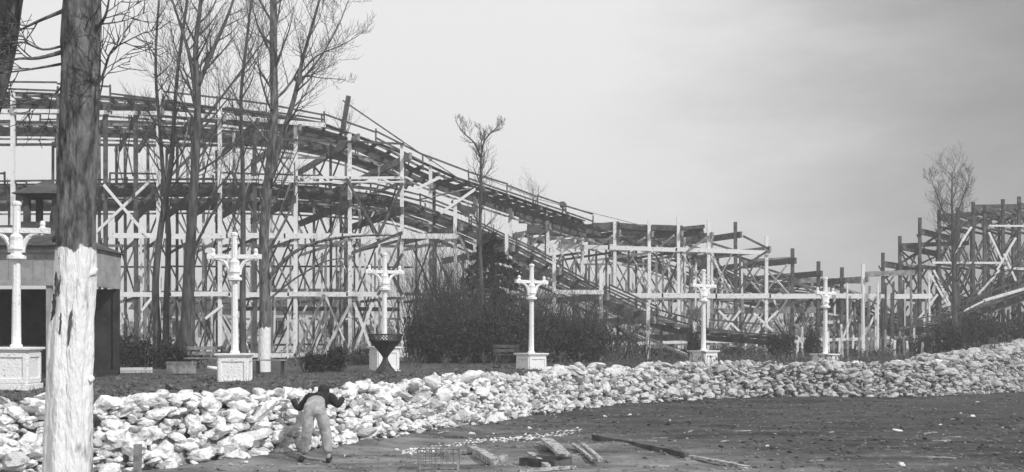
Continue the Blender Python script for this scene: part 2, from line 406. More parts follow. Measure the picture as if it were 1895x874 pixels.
# ------------------------------------------------------------------ lamp posts
def lamp_post(name, loc, yaw, label, H=4.15):
    t = thing(name, loc, label, 'lamp post', 'ornate white lamp posts standing in a row along the terrace')
    L = Vector(loc)
    def rotb(mb, nm, m, par, smooth=False):
        rz = Matrix.Rotation(yaw, 3, 'Z'); mb.v = [L + rz @ Vector(v) for v in mb.v]; return mb.build(nm, m, par, smooth)
    ped = MB()
    ped.box((0, 0, .04), .86, .86, .16); ped.box((0, 0, .47), .76, .76, .74)
    pd = rotb(ped, 'pedestal', M['white_paint'], t)
    pan = MB()
    for k in range(4):                                         # raised frame round a sunk panel on each face
        r = Matrix.Rotation(k * math.pi / 2, 3, 'Z')
        for a, b, w_, h in (((-.36, -.39, .2), (.36, -.39, .2), .03, .09), ((-.36, -.39, .76), (.36, -.39, .76), .03, .09)):
            pan.beam(r @ Vector(a), r @ Vector(b), w_, h)
        for xx in (-.33, .33): pan.box(r @ Vector((xx, -.392, .48)), .075, .03, .48, r)
    rotb(pan, 'panel_frame', M['white_paint'], pd)
    cap = MB(); cap.box((0, 0, .862), .84, .84, .044); cap.box((0, 0, .905), .92, .92, .045)
    rotb(cap, 'pedestal_cap', M['white_paint'], pd)
    sh = MB(); sh.lathe([(.13, .925), (.13, .97), (.1, 1.0), (.097, 1.2), (.08, 3.0)], 8)
    rotb(sh, 'shaft', M['white_paint'], t)
    cp = MB(); cp.lathe([(.09, 2.84), (.2, 2.87), (.2, 2.94), (.12, 2.97), (.13, 3.04), (.17, 3.09), (.14, 3.2), (.13, 3.28), (.14, 3.36), (.1, 3.42)], 10)
    rotb(cp, 'capital', M['white_paint'], t)
    up = MB(); up.lathe([(.085, 3.4), (.082, 3.55), (.078, 4.04), (.1, 4.06), (.1, 4.12), (.05, H)], 8)
    rotb(up, 'upper_shaft', M['white_paint'], t)
    for sgn in (-1, 1):
        a = MB()
        a.beam((.08 * sgn, 0, 3.5), (.62 * sgn, 0, 3.5), .12, .11)
        # S-scroll bracket from the capital out to the arm
        pt = []
        for i in range(9):
            u = i / 8; pt.append((sgn * (.13 + .36 * u ** 1.6), 0, 3.02 + .43 * math.sin(u * math.pi / 2) ** .8))
        a.tube(pt, [.055] * 9, 6)
        ar = rotb(a, 'arm', M['white_paint'], t)
        fn = MB(); fn.lathe([(.02, 3.38), (.05, 3.41), (.04, 3.45), (.075, 3.5), (.075, 3.56), (.045, 3.6), (.06, 3.64), (.05, 3.7), (.02, 3.72)], 8, (sgn * .56, 0, 0))
        fn.box((sgn * .66, 0, 3.5), .1, .13, .13)
        rotb(fn, 'lamp_socket', M['white_paint'], ar)
    t.rotation_euler = (U(-.012, .012), U(-.012, .012), 0)
    return t
LP = []
for px, ptop, pbot, yaw, lab in (   # px, top of shaft, top of pedestal
    (30, 375, 645, .06, 'nearest and largest white lamp post, at the left edge before the dark pavilion'),
    (435, 432, 656, .1, 'white lamp post on a square pedestal beside the big forked bare trees'),
    (711, 470, 643, .5, 'white lamp post whose pedestal is half hidden by the dark urn'),
    (983, 490, 655, .62, 'white lamp post standing out against the dark evergreen bushes, bench to its left'),
    (1302, 500, 650, .7, 'white lamp post just above the wall in front of the stepped middle trestle'),
    (1527, 515, 656, .7, 'smallest and farthest white lamp post, second to the right of the bushes')):
    D = 3.22 * F / (pbot - ptop); X = (px - 947.5) / F * D
    z = CZ + (HZ - pbot) / F * D - .92
    LP.append(lamp_post('lamp_post', (X, D, min(z + .02, tz(X, D) + .02)), yaw, lab))

# ------------------------------------------------------------------ coaster timber
class Trestle:
    def __init__(s, name, loc, label):
        s.t = thing(name, loc, label, 'roller coaster'); s.items = {}
    def add(s, kind, mat, a, b, w_, h, pri=0):
        s.items.setdefault((kind, mat), []).append((pri + (Vector(b) - Vector(a)).length, Vector(a), Vector(b), w_, h))
    def emit(s):
        cnt = {}
        for (kind, mat), it in sorted(s.items.items(), key=lambda q: q[0][1] != 'white_wood'):
            it.sort(key=lambda q: -q[0])
            room = 97 - cnt.get(kind, 0)
            for q in it[:max(0, room)]:
                MB().beam(q[1], q[2], q[3], q[4]).build(kind, M[mat], s.t)
            cnt[kind] = cnt.get(kind, 0) + min(len(it), max(0, room))
            rest = it[max(0, room):]
            if rest:
                m = MB()
                for q in rest: m.beam(q[1], q[2], q[3], q[4])
                tag(m.build(kind, M[mat], s.t), kind='stuff')
def jit(p, a=.04): return Vector(p) + Vector((U(-a, a), U(-a, a), U(-a, a)))

def smooth_path(pts, k=8):
    out = []
    for i in range(len(pts) - 1):
        p0 = pts[max(i - 1, 0)]; p1 = pts[i]; p2 = pts[i + 1]; p3 = pts[min(i + 2, len(pts) - 1)]
        for j in range(k):
            t = j / k
            out.append(.5 * ((2 * p1) + (p2 - p0) * t + (2 * p0 - 5 * p1 + 4 * p2 - p3) * t * t + (3 * p1 - p0 - 3 * p2 + p3) * t ** 3))
    out.append(pts[-1]); return out
def resample(pts, st):
    out = [pts[0]]; acc = 0
    for a, b in zip(pts, pts[1:]):
        L = (b - a).length; d = st - acc
        while d <= L: out.append(a.lerp(b, d / L)); d += st
        acc = (acc + L) % st if L + acc >= st else acc + L
    return out
def track(tr, ctrl, width=2.3, rails=True, walk=True, step=.9, hand=True, handmat='dark_wood', drop=.5, walkmat='dark_wood'):
    pts = resample(smooth_path(ctrl), step); m = MB(); fr = []
    for i, p in enumerate(pts):
        d = (pts[min(i + 1, len(pts) - 1)] - pts[max(i - 1, 0)]).normalized()
        x = d.cross(Vector((0, 0, 1))).normalized(); fr.append((p, d, x, x.cross(d)))
        m.beam(p - x * width * U(.48, .66), p + x * width * U(.48, .7), .16, .16, up=fr[-1][3])
    deck = m.build('track', M['dark_wood'], tr.t)
    for o_, dz, w_, h, nm, mt in ((-.55, .12, .13, .1, 'rail', 'rail'), (.55, .12, .13, .1, 'rail', 'rail'),
                             (-.6, -.24, .12, .26, 'stringer', 'dark_wood'), (.6, -.24, .12, .26, 'stringer', 'dark_wood'),
                             (-.6, -.55, .08, .1, 'stringer', 'grey_wood')):
        r = MB()
        for (p, d, x, z), (p2, d2, x2, z2) in zip(fr, fr[1:]): r.beam(p + x * o_ + z * dz, p2 + x2 * o_ + z2 * dz, w_, h, up=z)
        r.build(nm, M[mt], deck)
    if walk:
        for offs in ((1.0, 1.145, 1.29), (-1.05, -1.195)):
          r = MB()
          for o_ in offs:
            for i in range(0, len(fr) - 4, 4):
                a = fr[i]; b = fr[min(i + 4, len(fr) - 1)]
                r.beam(a[0] + a[2] * o_ + a[3] * .12, b[0] + b[2] * o_ + b[3] * (.12 + U(-.01, .03)), .14, .04, up=a[3])
          r.build('walkway', M[walkmat], deck)
    if hand:
        for sgn in (1, -1):
            r = MB()
            for i in range(0, len(fr), 3):
                a = fr[i]; b0 = a[0] + a[2] * sgn * width * .54; r.beam(b0 - Vector((0, 0, .2)), b0 + Vector((U(-.05, .05), 0, U(.5, .85) if random.random() < .85 else 1.2)), .08, .08)
            for dz in (.3, .66):
                for i in range(0, len(fr) - 3, 3):
                    if random.random() < .22: continue
                    a = fr[i]; b = fr[i + 3]
                    r.beam(a[0] + a[2] * sgn * width * .54 + Vector((0, 0, dz)), b[0] + b[2] * sgn * width * .54 + Vector((0, 0, dz + U(-.07, .07))), .05, .09)
            tag(r.build('handrail', M[handmat if sgn > 0 else 'dark_wood'], deck), kind='stuff')
    return fr

BV = Vector((-2.5, 5.6, 0))                      # the way every bent runs back from its front post
def bent(tr, front, ztop, levels, mat, deck=None, backmat='dark_wood', depth=1.0, rows=3, w_=.18, few=False, diag=True, beam_h=.34, over=.35):
    f = Vector(front); cols = []
    bmt = (lambda: backmat) if isinstance(backmat, str) else (lambda: random.choice(backmat))
    for r in range(rows):
        q = f + BV * depth * r / (rows - 1); q.x += U(-.08, .08)
        q.z = tz(q.x, q.y) - .1
        tp = ztop if r == 0 else (deck if deck else ztop) + U(-.2, .5)
        top = Vector((q.x + U(-.05, .05), q.y, tp)); cols.append((q, top))
        tr.add('post', mat if r == 0 else bmt(), q, top, w_ if r == 0 else w_ * .72, w_ if r == 0 else w_ * .72, pri=30 if r == 0 else 0)
    dirv = BV.normalized()
    if deck: 
        a = f + dirv * -over; b = f + BV * depth + dirv * over
        a.z = b.z = deck; tr.add('cross_beam', 'grey_wood' if mat != 'dark_wood' else 'dark_wood', a + Vector((.13, 0, 0)), b + Vector((.13, 0, 0)), .14, beam_h, 50)
        if diag: tr.add('brace', bmt(), Vector((f.x, f.y, deck - 1.0)) + BV * depth * .02, Vector((f.x, f.y, deck - .1)) + BV * depth * .45, .1, .14)
    lv = [z for z in levels if z < (deck or ztop) - .4]
    for z in lv:
        a = f.copy(); b = f + BV * depth; a.z = b.z = z - .12
        tr.add('ledger', bmt(), jit(a + Vector((.14, 0, 0)), .07), jit(b + Vector((.14, 0, 0)), .07), .07, .15)
    zz = [f.z] + lv + [(deck or ztop)]
    for z0, z1 in zip(zz, zz[1:]):
        for r in range(rows - 1):
            a = f + BV * depth * r / (rows - 1); b = f + BV * depth * (r + 1) / (rows - 1)
            if z1 - z0 < 1 or (few and z0 > 4 and random.random() < .55): continue
            mt = bmt()
            if random.random() < .8: tr.add('brace', mt, jit((a.x - .13, a.y, z0 + .1), .09), jit((b.x - .13, b.y, z1 - .15), .09), .05, .11)
            if random.random() < .8: tr.add('brace', bmt(), jit((a.x - .22, a.y, z1 - .15), .09), jit((b.x - .22, b.y, z0 + .1), .09), .05, .11)
    return cols
def zat(py, D): return CZ + (HZ - py) / F * D

# ---- the high left turn
DA = 56.0
A = Trestle('coaster_trestle', P(450, 655, DA), 'tall left section of the wooden roller coaster with two stacked decks and long descent')
lvA = [zat(655, DA), zat(545, DA), zat(437, DA), zat(329, DA)]
up_ctrl = [P(-160, 182, 58), P(0, 184, 58), P(180, 191, 58), P(320, 203, 58.2), P(470, 221, 58.6), P(600, 243, 59.2), P(700, 278, 60), P(790, 325, 61), P(880, 357, 63), P(970, 388, 66), P(1070, 421, 70), P(1110, 432, 72)]
lo_ctrl = [P(-160, 352, 58), P(0, 352, 58), P(250, 350, 58), P(420, 349, 58), P(600, 357, 58), P(740, 377, 58), P(850, 415, 58), P(940, 455, 58), P(1026, 501, 58), P(1114, 547, 58), P(1200, 588, 58), P(1290, 614, 58), P(1400, 624, 58.5), P(1470, 627, 59)]
trU = track(A, up_ctrl); trL = track(A, lo_ctrl)
up2 = [P(-160, 236, 66), P(200, 240, 66), P(400, 250, 65.5), P(560, 268, 65), P(680, 300, 65), P(770, 342, 66)]
lo2 = [P(-160, 378, 66), P(200, 377, 66), P(400, 376, 66), P(560, 380, 66), P(700, 392, 66), P(800, 420, 66), P(930, 475, 66), P(1050, 530, 66), P(1180, 585, 66), P(1280, 615, 66)]
track(A, up2, handmat='dark_wood'); track(A, lo2, handmat='dark_wood')
def ctrl_z(ctrl, X):
    s = sorted(ctrl, key=lambda p: p.x); return lerp_list([p.x for p in s], [p.z for p in s], X)
bentsA = [(-75, 175, 'white_wood'), (22, 172, 'white_wood'), (110, 180, 'dark_wood'), (196, 205, 'dark_wood'), (252, 225, 'dark_wood'), (294, 172, 'white_wood'), (356, 215, 'dark_wood'), (409, 188, 'white_wood'), (470, 245, 'dark_wood'),
          (548, 243, 'white_wood'), (650, 250, 'white_wood'), (745, 265, 'white_wood'), (845, 370, 'white_wood'), (940, 402, 'white_wood'), (1026, 453, 'white_wood'), (1114, 500, 'white_wood'), (1200, 560, 'white_wood'), (1283, 597, 'white_wood')]
for px, yt, mt in bentsA:
    f = P(px, 655, DA); f.z = tz(f.x, f.y) - .1
    zt = zat(yt, DA)
    dz = ctrl_z(up_ctrl, f.x - .9) - .72 if px < 760 else ctrl_z(lo_ctrl, f.x - .9) - .72
    bent(A, f, max(zt, dz + .3), lvA, mt, backmat=['dark_wood', 'dark_wood', 'grey_wood', 'white_wood'], deck=dz, depth=1.9 if px < 760 else 1.55, rows=3 if px < 560 else 4, few=px < 500, over=.9 if px in (650, 745) else .4)
    if px < 1200:
        z2 = ctrl_z(lo_ctrl, f.x - .9) - .72
        a = f + BV.normalized() * -.5; b = f + BV * 1.8; a.z = b.z = z2
        if px < 760: A.add('cross_beam', 'dark_wood', a + Vector((-.17, 0, 0)), b + Vector((-.17, 0, 0)), .14, .36, 40)
# the back posts that carry the descent of the upper track
for px in (800, 880, 945, 1012):
    zc = ctrl_z(up_ctrl, 0)
    D = 61 + (px - 790) / 280 * 9; X = (px - 947.5) / F * D; zc = ctrl_z(up_ctrl, X)
    for dy, ex in ((-1.3, 1.2), (1.4, .2)):
        q = Vector((X, D + dy, tz(X, D) - .1)); A.add('post', 'white_wood' if dy < 0 else 'dark_wood', q, Vector((X, D + dy, zc + ex)), .18, .18, 20)
    A.add('cross_beam', 'grey_wood', Vector((X + .12, D - 1.9, zc - .7)), Vector((X - .3, D + 2.2, zc - .7)), .14, .32, 30)
# long white ledgers across the face
def face(tr, y, x0, x1, D, mat='white_wood', h=.2, y1=None, kind='ledger', dy=-.16):
    y1 = y if y1 is None else y1
    n_ = max(1, int((x1 - x0) / 95))
    for i in range(n_):
        a = P(x0 + (x1 - x0) * i / n_, y + (y1 - y) * i / n_ + U(-1, 1), D + dy); b = P(x0 + (x1 - x0) * (i + 1) / n_ + 3, y + (y1 - y) * (i + 1) / n_ + U(-1, 1), D + dy)
        tr.add(kind, mat, a, b, .07, h, 60)
face(A, 437, 205, 846, DA, h=.26); face(A, 545, 205, 750, DA, h=.24); face(A, 558, 205, 545, DA + 6, 'white_wood', .14); face(A, 545, 750, 1026, DA, 'grey_wood', .16)
face(A, 540, 1026, 1114, DA, h=.22)
face(A, 655, 165, 300, DA, h=.2); face(A, 657, 440, 860, DA, h=.22)
face(A, 329, 450, 745, DA, h=.13); face(A, 337, 450, 745, DA, 'white_wood', h=.08); face(A, 293, 500, 600, DA + 4, h=.12)
face(A, 205, -80, 300, DA, h=.2, y1=209); face(A, 209, 300, 600, DA, h=.22, y1=231); face(A, 267, -80, 560, DA + 4, 'grey_wood', h=.14, y1=270)
face(A, 231, -80, 300, DA + 7, 'grey_wood', .12); face(A, 257, 500, 745, DA, 'dark_wood', .1, y1=267); face(A, 455, 200, 850, DA + 8, 'white_wood', .16); face(A, 494, 200, 760, DA + 10, 'dark_wood', .1)
face(A, 590, 250, 900, DA + 9, 'white_wood', .12); face(A, 572, 440, 745, DA + 5, 'dark_wood', .22); face(A, 638, 440, 760, DA + 7, 'grey_wood', .12)
# diagonals on the face
def dg(tr, x0, y0, x1, y1, D, mat='white_wood', h=.14):
    tr.add('brace', mat, P(x0, y0, D - .25), P(x1, y1, D - .2 ), .06, h, 40)
for a in ((192, 342, 275, 440, 'white_wood'), (278, 335, 176, 432, 'white_wood'), (270, 370, 352, 290, 'dark_wood'), (226, 620, 192, 500, 'white_wood'), (190, 675, 232, 632, 'white_wood'), (262, 575, 284, 548, 'white_wood'),
          (380, 590, 412, 565, 'white_wood'), (650, 470, 745, 430, 'dark_wood'), (640, 330, 700, 437, 'dark_wood'), (745, 340, 700, 437, 'dark_wood'), (550, 655, 600, 545, 'grey_wood'), (600, 655, 650, 560, 'white_wood'),
          (655, 560, 690, 655, 'white_wood'), (690, 560, 655, 655, 'white_wood'), (745, 470, 700, 545, 'dark_wood'), (705, 470, 745, 545, 'dark_wood'), (815, 395, 880, 350, 'white_wood'), (770, 350, 815, 328, 'white_wood'), (850, 437, 900, 545, 'grey_wood')):
    dg(A, *a[:4], DA, a[4])
# extra thin uprights and crosses deep in the left lattice
for i in range(70):
    D = U(57, 70); px = U(210, 1010); X = (px - 947.5) / F * D
    yt = U(430, 560) if px < 760 else U(500, 590)
    A.add('post', random.choice(['white_wood', 'white_wood', 'grey_wood']), Vector((X, D, TZ - .1)), Vector((X + U(-.1, .1), D, zat(yt, D))), .09, .1)
for i in range(130):
    D = U(56.5, 69); px = U(210, 1000); s = random.choice([-1, 1]); w_ = U(30, 50); y = random.choice([655, 655, 545, 437]) - U(0, 6)
    if px > 720 and y < 600: continue
    A.add('brace', random.choice(['white_wood', 'dark_wood', 'grey_wood']), P(px, y, D), P(px + s * w_, y - U(80, 105), D), .05, .09)
# leaning end post with its stay wires, lantern on the descent
A.add('post', 'dark_wood', P(634, 240, 57), P(645, 178, 57), .22, .22, 99)
A.add('stay', 'dark_wood', P(634, 186, 57), P(745, 262, 57), .05, .07); A.add('stay', 'dark_wood', P(745, 262, 57), P(860, 338, 60), .03, .045)
A.add('stay', 'grey_wood', P(805, 293, 61), P(1000, 370, 66), .03, .04); A.add('stay', 'grey_wood', P(1000, 370, 66), P(1190, 418, 72), .03, .04)
A.add('post', 'dark_wood', P(1041, 410, 68), P(1041, 384, 68), .1, .1, 20); A.add('brace', 'dark_wood', P(1043, 386, 68), P(1065, 416, 68), .07, .1)
A.emit()
MB().lathe([(.05, -.2), (.16, -.16), (.2, 0), (.16, .16), (.05, .2)], 10, P(1041, 379, 68)).build('signal_lantern', M['iron'], A.t, True)
pl = MB()
for i in range(7): pl.beam(P(770, 371, 60.5 + i * .22), P(872 - i, 349, 60.5 + i * .22 ), .2, .05)
pl.build('landing', M['grey_wood'], A.t)
for k, (a, b, c, d) in enumerate(((838, 370, 866, 398), (848, 383, 880, 392))): MB().beam(P(a, b, 59 + k), P(c, d, 59 + k), .1, .35).build('broken_board', M['dark_wood'], A.t)

# ---- the middle trestle
DB = 72.0
B = Trestle('coaster_trestle', P(1300, 660, DB), 'middle section of the wooden roller coaster with stepped posts going down to the dip')
lvB = [zat(630, DB), zat(547, DB), zat(463, DB)]
bb = [(1012, 402, 424, 'white_wood'), (1078, 398, 428, 'white_wood'), (1140, 411, 432, 'white_wood'), (1200, 407, 434, 'white_wood'), (1255, 402, 434, 'white_wood'), (1311, 405, 436, 'white_wood'), (1363, 411, 435, 'dark_wood'), (1417, 437, 462, 'white_wood'),
      (1464, 460, 483, 'dark_wood'), (1512, 484, 507, 'dark_wood'), (1556, 495, 520, 'dark_wood'), (1598, 488, 517, 'white_wood')]
for px, yt, yd, mt in bb:
    f = P(px, 655, DB); f.z = tz(f.x, f.y) - .1
    bent(B, f, zat(yt, DB), lvB, mt, backmat=['white_wood', 'white_wood', 'grey_wood', 'dark_wood'], deck=zat(yd, DB), depth=1.35, rows=4, w_=.2, beam_h=.4, over=.3)
# loose planks of the level deck
for x0, y0, x1, y1, D, h, mt in ((960, 408, 1080, 412, 73, .3, 'dark_wood'), (975, 424, 1080, 430, 72.5, .6, 'dark_wood'), (1080, 424, 1145, 418, 72.5, .5, 'dark_wood'), (1085, 436, 1142, 436, 73, .25, 'dark_wood'),
                          (1142, 418, 1205, 424, 72.5, .35, 'dark_wood'), (1142, 430, 1200, 428, 73.2, .4, 'grey_wood'), (1205, 422, 1262, 424, 72.4, .35, 'dark_wood'), (1205, 436, 1260, 430, 73, .4, 'dark_wood'),
                          (1262, 424, 1302, 420, 72.4, .22, 'dark_wood'), (1255, 436, 1300, 428, 73, .35, 'dark_wood'), (1095, 416, 1200, 420, 75, .2, 'dark_wood'), (1150, 441, 1185, 455, 73, .12, 'dark_wood')):
    B.add('deck_plank', mt, P(x0, y0, D), P(x1, y1, D), .9, h)
face(B, 456, 1000, 1250, DB, h=.28, y1=462); face(B, 462, 1250, 1422, DB, h=.28, y1=468); face(B, 547, 1125, 1722, DB, h=.32, y1=549); face(B, 548, 1100, 1640, DB + 8, 'grey_wood', .12)
face(B, 638, 1060, 1285, DB, y1=633); face(B, 631, 1305, 1440, DB, h=.34, y1=629); face(B, 630, 1470, 1500, DB, h=.34); face(B, 630, 1515, 1742, DB, h=.2, y1=621)
face(B, 578, 1270, 1510, DB + 1, 'grey_wood', .4, y1=573); face(B, 588, 1235, 1330, DB + 5, 'dark_wood', .3, y1=583); face(B, 592, 1480, 1575, DB + 2, 'grey_wood', .32, y1=588); face(B, 604, 1480, 1610, DB + 6, 'grey_wood', .2, y1=600)
face(B, 484, 1370, 1460, DB + 4, 'grey_wood', .3, y1=480); face(B, 489, 1060, 1200, DB + 5, 'white_wood', .12); face(B, 512, 1470, 1512, DB + 3, 'white_wood', .12); face(B, 520, 1465, 1600, DB + 2, 'grey_wood', .35); 
drop = [P(1190, 447, 77), P(1260, 470, 77), P(1330, 505, 77), P(1400, 533, 77), P(1480, 548, 77), P(1540, 552, 77), P(1590, 570, 77), P(1640, 600, 77), P(1690, 606, 77)]
track(B, drop, hand=True, handmat='dark_wood')
track(B, [P(1130, 470, 81), P(1220, 495, 81), P(1330, 540, 81), P(1420, 560, 81), P(1520, 566, 81), P(1600, 585, 81), P(1660, 608, 81)], handmat='dark_wood')
for i in range(64):
    D = U(72.5, 82); px = U(1060, 1640); X = (px - 947.5) / F * D
    B.add('post', random.choice(['white_wood', 'white_wood', 'grey_wood']), Vector((X, D, TZ - .1)), Vector((X + U(-.1, .1), D, zat(U(540, 600) if px > 1400 else U(470, 580), D))), .12, .12)
for i in range(46):
    D = U(72.5, 80); px = U(1080, 1600); s = random.choice([-1, 1]); y = random.choice([668, 630, 630, 547]) - U(0, 5)
    if px > 1400 and y < 600: continue
    B.add('brace', random.choice(['white_wood', 'grey_wood', 'dark_wood']), P(px, y, D), P(px + s * U(28, 42), y - (U(68, 80) if y < 660 else 35), D), .06, .13)
for a in ((1330, 575, 1370, 535 + 80, 'white_wood'), (1370, 575, 1335, 620, 'white_wood'), (1395, 620, 1440, 575, 'white_wood'), (1395, 580, 1440, 622, 'white_wood'), (1575, 590, 1560, 625, 'white_wood'), (1618, 585, 1600, 622, 'white_wood'),
          (1375, 437, 1355 + 70, 462, 'dark_wood'), (1265, 470, 1312, 437, 'grey_wood'), (1420, 465, 1365, 500, 'dark_wood'), (1470, 600, 1500, 625, 'grey_wood')):
    dg(B, *a[:4], DB, a[4])
for i in range(34):
    px = 1458 + i * 8.6 + U(-2, 2); D = DB - U(.4, 14)
    X = (px - 947.5) / F * D; B.add('short_post', random.choice(['white_wood', 'white_wood', 'grey_wood']), Vector((X, D, TZ - .2)), Vector((X + U(-.1, .1), D, zat(U(618, 640) if i % 3 else U(598, 615), D))), .11, .11)
for px in (1140, 1165, 1183, 1215, 1232, 1250, 1330, 1352, 1380, 1400, 1424):
    D = DB - .3; X = (px - 947.5) / F * D; B.add('short_post', random.choice(['white_wood', 'grey_wood']), Vector((X, D, TZ - .2)), Vector((X, D, zat(636, D))), .12, .12)
B.emit()

# ---- the right hill
DC = 74.0
Ct = Trestle('coaster_trestle', P(1780, 660, DC), 'dark right section of the wooden roller coaster climbing a hill behind the upright bare tree')
lvC = [zat(625, DC), zat(548, DC), zat(487, DC), zat(418, DC)]
bc = [(1633, 468, 489), (1668, 437, 458), (1702, 403, 429), (1738, 388, 402), (1770, 384, 396), (1800, 374, 390), (1822, 380, 387), (1854, 369, 384), (1886, 364, 381), (1920, 362, 379), (1960, 360, 378), (2000, 360, 377), (2050, 360, 377)]
for px, yt, yd in bc:
    f = P(px, 655, DC); f.z = tz(f.x, f.y) - .1
    sv = BV.copy()
    BV.x, BV.y = 3.6, 4.6            # here the bents run back to the right
    bent(Ct, f, zat(yt, DC), lvC, 'dark_wood', backmat=['dark_wood', 'dark_wood', 'grey_wood'], deck=zat(yd, DC), depth=1.3, rows=3, w_=.19, beam_h=.4)
    BV.x, BV.y = sv.x, sv.y
face(Ct, 487, 1725, 1862, DC, y1=487, h=.14); face(Ct, 417, 1830, 2060, DC, y1=420, h=.12); face(Ct, 497, 1858, 2060, DC, h=.16, y1=499); face(Ct, 508, 1600, 1690, DC, 'grey_wood', .35, y1=505); face(Ct, 548, 1600, 1740, DC + 3, 'grey_wood', .14)
face(Ct, 384, 1800, 2060, DC + 3, 'dark_wood', .3, y1=378); face(Ct, 400, 1738, 1840, DC + 1, 'dark_wood', .3, y1=392); face(Ct, 455, 1668, 1790, DC + 2, 'dark_wood', .3, y1=450)
for a in ((1765, 470, 1798, 420), (1720, 505, 1762, 580), (1728, 500, 1770, 590), (1880, 440, 1845, 500), (1858, 470, 1880, 520), (1700, 590, 1735, 545), (1850, 500, 1810, 545), (1830, 430, 1858, 490)): dg(Ct, *a, DC)
rise = [P(1670, 612, 72), P(1740, 598, 72), P(1810, 572, 72), P(1880, 548, 72), P(1960, 515, 72), P(2050, 470, 72)]
track(Ct, rise, width=2.8, handmat='dark_wood')
face(Ct, 596, 1740, 1820, 70.5, h=.1, y1=556); face(Ct, 556, 1820, 2050, 70.5, h=.18, y1=490)
track(Ct, [P(1640, 612, 79), P(1740, 590, 79), P(1820, 545, 79), P(1900, 505, 79), P(2050, 440, 79)], handmat='dark_wood')
for i in range(60):
    D = U(72.5, 82); px = U(1640, 2000); s = random.choice([-1, 1]); y = U(480, 650); y = max(y, 470 if px > 1720 else 540)
    Ct.add('brace', random.choice(['grey_wood', 'dark_wood', 'dark_wood']), P(px, y, D), P(px + s * U(20, 40), y - U(40, 75), D), .06, .13)
for i in range(22):
    px = 1565 + i * 7.5 + U(-4, 4); D = DC - U(.5, 3); X = (px - 947.5) / F * D
    Ct.add('post', random.choice(['white_wood', 'grey_wood', 'dark_wood']), Vector((X, D, TZ - .1)), Vector((X + U(-.1, .1), D, zat(U(500, 590), D))), .11, .12)
for i in range(22):
    px = 1745 + i * 11; D = 71.5; X = (px - 947.5) / F * D; Ct.add('short_post', random.choice(['white_wood', 'dark_wood', 'dark_wood']), Vector((X, D, TZ - .2)), Vector((X, D, zat(U(585, 625) - max(0, px - 1800) * .25, D))), .12, .12)
Ct.emit()

# ------------------------------------------------------------------ trees
def branch(tr, cr, p, d, L, r, lvl, maxl, up=.12, spread=.7, kids=5, wob=.16):
    n_ = 6; pts = [p.copy()]; rad = [r]; q = p.copy(); dd = d.normalized()
    for i in range(n_):
        dd = (dd + Vector((U(-wob, wob), U(-wob, wob), U(-wob, wob) + up))).normalized()
        q = q + dd * L / n_; pts.append(q.copy()); rad.append(max(.004, r * (1 - .85 * (i + 1) / n_)))
    (tr if lvl <= 1 else cr).tube(pts, rad, 6 if lvl <= 1 else (4 if lvl == 2 else 3), cap=lvl < 1)
    side(tr, cr, pts, rad, L, lvl, maxl, up, spread, kids, wob)
def side(tr, cr, pts, rad, L, lvl, maxl, up, spread, kids, wob, start=.15):
    if lvl >= maxl: return
    n_ = len(pts) - 1
    for k in range(kids):
        u = start + (1 - start) * (k + U(.2, .9)) / kids; i = min(int(u * n_), n_ - 1); f = u * n_ - i
        p = pts[i].lerp(pts[i + 1], f); r0 = rad[i] * (1 - f) + rad[i + 1] * f
        ax = (pts[i + 1] - pts[i]).normalized()
        o_ = Vector((U(-1, 1), U(-1, 1), U(-1, 1))); o_ = (o_ - ax * o_.dot(ax)).normalized()
        d = (ax * (1 - spread * .55) + o_ * spread).normalized()
        branch(tr, cr, p, d, L * U(.5, .8) * (1.1 - .45 * u), min(.05, max(r0 * U(.38, .6), .007)), lvl + 1, maxl, up, spread * .92, max(4, min(kids, 7) - 1), wob * .9)
def stem(tr, cr, px_pts, D, r0, r1, kids=9, maxl=3, start=.35, L=5.0, ddepth=0, up=.12, spread=.7, n=10):
    c = [P(x, y, D + ddepth * i / max(1, len(px_pts) - 1)) for i, (x, y) in enumerate(px_pts)]
    pts = smooth_path(c, 4); m = len(pts); rad = [r0 + (r1 - r0) * (i / (m - 1)) ** .7 for i in range(m)]
    tr.tube(pts, rad, n, rough=.12); side(tr, cr, pts, rad, L, 0, maxl, up, spread, kids, .16, start)
    return pts, rad
def tree(name, loc, label, stems, D, cat='tree', trunkmat=None, group=None, twigmat=None):
    t = thing(name, loc, label, cat, group); tr = MB(); cr = MB()
    for s in stems:
        s = dict(s); stem(tr, cr, s.pop('p'), s.pop('D', D), s.pop('r0'), s.pop('r1'), **s)
    tr.build('trunk', trunkmat or M['bark'], t, True); cr.build('crown', M['twig'], t)
    return t
G = 'bare trees before the coaster'
# the great whitewashed trunk close to the camera
D0 = 13.0; s0 = F / D0
t = thing('old_tree', Vector(((126 - 947.5) / F * D0, D0, 0)), 'huge old tree trunk at the left, dark bark above and thick whitewash below', 'tree')
tr = MB(); cr = MB()
c = [Vector(((126 - 947.5) / F * D0, D0, -.1)), P(124, 874, D0), P(130, 700, D0), P(135, 560, D0), P(139, 460, D0), P(143, 330, D0), P(148, 170, D0), P(153, 0, D0), P(156, -160, D0), P(150, -380, D0)]
rr = [46, 42, 38, 35, 33.5, 33, 32, 31, 32, 26]
pts = smooth_path(c, 10); rad = [lerp_list(list(range(len(rr))), rr, i / 10) / s0 * (1 + .03 * nz3(i * .4, 0)) for i in range(len(pts))]
k0 = len(tr.v)
pts = resample(pts, .09); m_ = len(pts); rad = [lerp_list([q.z for q in c], [v / s0 for v in rr], p.z) for p in pts]
tr.tube(pts, rad, 72)
